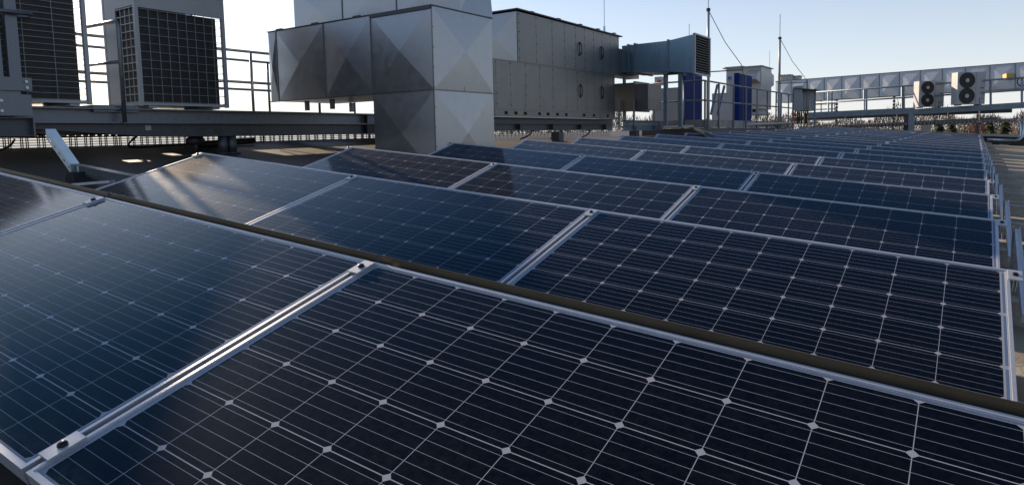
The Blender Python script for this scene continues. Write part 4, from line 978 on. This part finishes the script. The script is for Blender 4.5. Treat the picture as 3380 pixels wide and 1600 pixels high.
# parapet along the far roof edge
t = thing('parapet', 'low parapet with pale coping along the far roof edge', 'wall', (2, 34.4, 0))
a, c = on_y(2640, 424, 34.4), on_y(3440, 452, 34.4)
b = MB(); b.hexa([(a.x,34.4,a.z-.8),(c.x,34.4,c.z-.9),(c.x,34.6,c.z-.9),(a.x,34.6,a.z-.8),(a.x,34.4,a.z-.05),(c.x,34.4,c.z-.05),(c.x,34.6,c.z-.05),(a.x,34.6,a.z-.05)]); b.build('wall', mat('parapet_skin', (.05,.045,.04), .8), t)
b = MB(); b.hexa([(a.x,34.34,a.z-.049),(c.x,34.34,c.z-.049),(c.x,34.66,c.z-.049),(a.x,34.66,a.z-.049),(a.x,34.34,a.z+.05),(c.x,34.34,c.z+.05),(c.x,34.66,c.z+.05),(a.x,34.66,a.z+.05)]); b.build('coping', CREAM, t)
for i, (px, w_) in enumerate(((3056, .22),)):
    p = on_y(px, 412, 33.5); q = on_y(px, 437, 33.5); b = MB(); b.box((p.x-.2, 33.5, q.z-.4), (p.x+.2, 33.8, p.z+.12)); tag(b.build('vent_stack', CREAM), 'pale vent stack at the far roof edge beside the steel column', 'vent')

# ------------------------------------------------------------------ far trees and house
def bare_tree(seed, h):
    rr = random.Random(seed); tr = MB(); tw = MB()
    def grow(p, d, L_, r_, lev):
        q = p + d*L_
        if lev <= 2: tr.tube([p, (p+q)/2 + Vector((rr.uniform(-1,1), rr.uniform(-1,1), 0))*L_*.04, q], [r_, r_*.8, r_*.6], 5, False)
        else:
            s = d.orthogonal().normalized()*max(r_, .035)
            tw.add([p-s, p+s, q], [(0,1,2)])
        if lev >= 5: return
        n_ = (0, 5, 5, 5, 4)[lev] if lev else 7
        for k in range(n_):
            f = rr.uniform(.35, 1.0); a_ = rr.uniform(0, 2*math.pi); sp_ = rr.uniform(.35, .85)
            o = d.orthogonal().normalized(); o2 = d.cross(o)
            nd = (d + (o*math.cos(a_)+o2*math.sin(a_))*sp_ + Vector((0,0,.12))).normalized()
            grow(p+d*L_*f, nd, L_*rr.uniform(.45, .68), r_*.5, lev+1)
    grow(Vector((0,0,0)), Vector((rr.uniform(-.05,.05), rr.uniform(-.05,.05), 1)).normalized(), h*.42, h*.014, 0)
    return tr, tw
protos = []
for sd_ in range(4):
    t = thing('bare_tree', '', 'tree', (0,0,0), 'leafless trees beyond the roof'); tr, tw = bare_tree(sd_+3, 14)
    tr.build('trunk', BARK, t); tw.build('crown', TWIG if sd_ != 2 else TWIG2, t); protos.append(t)
used = set()
def place_tree(k, px, topy, D, label):
    p = on_d(px, 420, D); zt_ = on_d(px, topy, D).z; h = zt_+15
    if k in used: o = copy_tree(protos[k])
    else: o = protos[k]; used.add(k)
    s = h/14*.95
    o.location = (p.x, p.y, -15); o.scale = (s*.8, s*.8, s); o.rotation_euler = (0, 0, rnd.uniform(0, 6.28))
    o['label'] = label
    return o
spots = [(3080,385,120,'at the left end of the right-hand wood'),(3110,378,140,''),(3150,372,125,''),(3190,380,150,''),(3225,368,130,''),(3262,374,118,''),(3300,366,140,''),(3335,372,120,''),(3370,364,130,''),(3410,370,125,''),
         (3040,392,150,''),(2985,398,160,''),(2335,318,95,'rising behind the first lightning mast'),(2115,345,100,'seen under the intake duct'),(2075,350,120,'seen through the intake duct legs'),(2310,330,110,'behind the tall blue guard'),(1930,428,150,'under the long ventilation unit'),(1850,425,140,'low under the ventilation unit'),(1780,430,150,'just right of the silver duct'),(1990,424,130,'near the blue grey girder'),(2240,352,120,'between the intake legs and blue guard'),(2900,398,170,'below the walkway')]
for i, (px, ty, D, lab) in enumerate(spots):
    place_tree(i % 4, px, ty, D, 'brown leafless tree in the wood beyond the roof end' if not lab else 'brown leafless tree ' + lab)
def conifer(seed, h):
    rr = random.Random(seed); b = MB()
    for k in range(900):
        z = h*(.12+.88*rr.random()**.8); rad = (1-z/h)*h*.26+.1; a_ = rr.uniform(0, 6.28); q = rad*rr.uniform(.25, 1)
        c = Vector((q*math.cos(a_), q*math.sin(a_), z)); d = Vector((math.cos(a_), math.sin(a_), -.35))*rr.uniform(.3, .9); s = Vector((-math.sin(a_), math.cos(a_), rr.uniform(-.3,.3)))*rr.uniform(.15, .4)
        b.add([c-s, c+s, c+d], [(0,1,2)])
    return b
first_c = None
for i, (px, ty, D) in enumerate(((3098, 398, 100), (3268, 404, 95), (3318, 400, 92), (3142, 408, 96))):
    p = on_d(px, 420, D); h = on_d(px, ty, D).z+15
    if first_c is None:
        t = thing('conifer', '', 'tree', (0,0,0), 'dark evergreens in the wood'); b = MB(); b.tube([(0,0,0), (0,0,12)], [.2,.05], 6); b.build('trunk', BARK, t); conifer(1, 14).build('crown', EVER, t); first_c = t; o = t
    else: o = copy_tree(first_c)
    o.location = (p.x, p.y, -15); o.scale = (1, 1, h/14); o.rotation_euler = (0,0,i*1.3)
    o['label'] = 'dark evergreen tree in the wood, ' + ['just right of the steel column', 'right of the red brick house', 'furthest right of the evergreens', 'left of the red brick house'][i]
b = MB(); rr = random.Random(5)
for k in range(80000):
    px = rr.uniform(1500, 3700); D = rr.uniform(140, 320); p = on_d(px, 420, D); z = -15 + (18.3+1.5*math.sin(px*.013)+1.0*math.sin(px*.041)+(D-140)*.012)*rr.random()**.6
    c = Vector((p.x, p.y, z)); d = Vector((rr.uniform(-.5,.5), rr.uniform(-.5,.5), rr.uniform(.6,1.6)))*rr.uniform(.5, 1.3); s_ = Vector((rr.uniform(-1,1), rr.uniform(-1,1), 0)).normalized()*rr.uniform(.04, .15)
    b.add([c-s_, c+s_, c+d], [(0,1,2)])
o = b.build('far_woods', TWIG); o['kind'] = 'stuff'
p = on_d(3225, 420, 175); zt_ = on_d(3225, 409, 175).z
t = thing('brick_house', 'red brick house among the bare trees', 'house', (p.x, p.y, -15))
b = MB(); b.box((p.x-2.6, p.y, -15), (p.x+2.6, p.y+7, zt_-1.2)); b.build('wall', BRICK, t)
b = MB(); b.prism([(p.x-2.9,p.y-.3,zt_-1.2),(p.x+2.9,p.y-.3,zt_-1.2),(p.x,p.y-.3,zt_+1.2)], (0,7.6,0)); b.build('roof', BRICK, t)
for dx in (-1.5, 0, 1.5):
    for dz in (2.6, 5.4): b = MB(); b.box((p.x+dx-.5, p.y-.05, zt_-1.2-dz), (p.x+dx+.5, p.y-.01, zt_-1.2-dz+1.4)); b.build('window', WINDOW, t)
for o in bpy.data.objects:
    if '_base' in o: del o['_base']
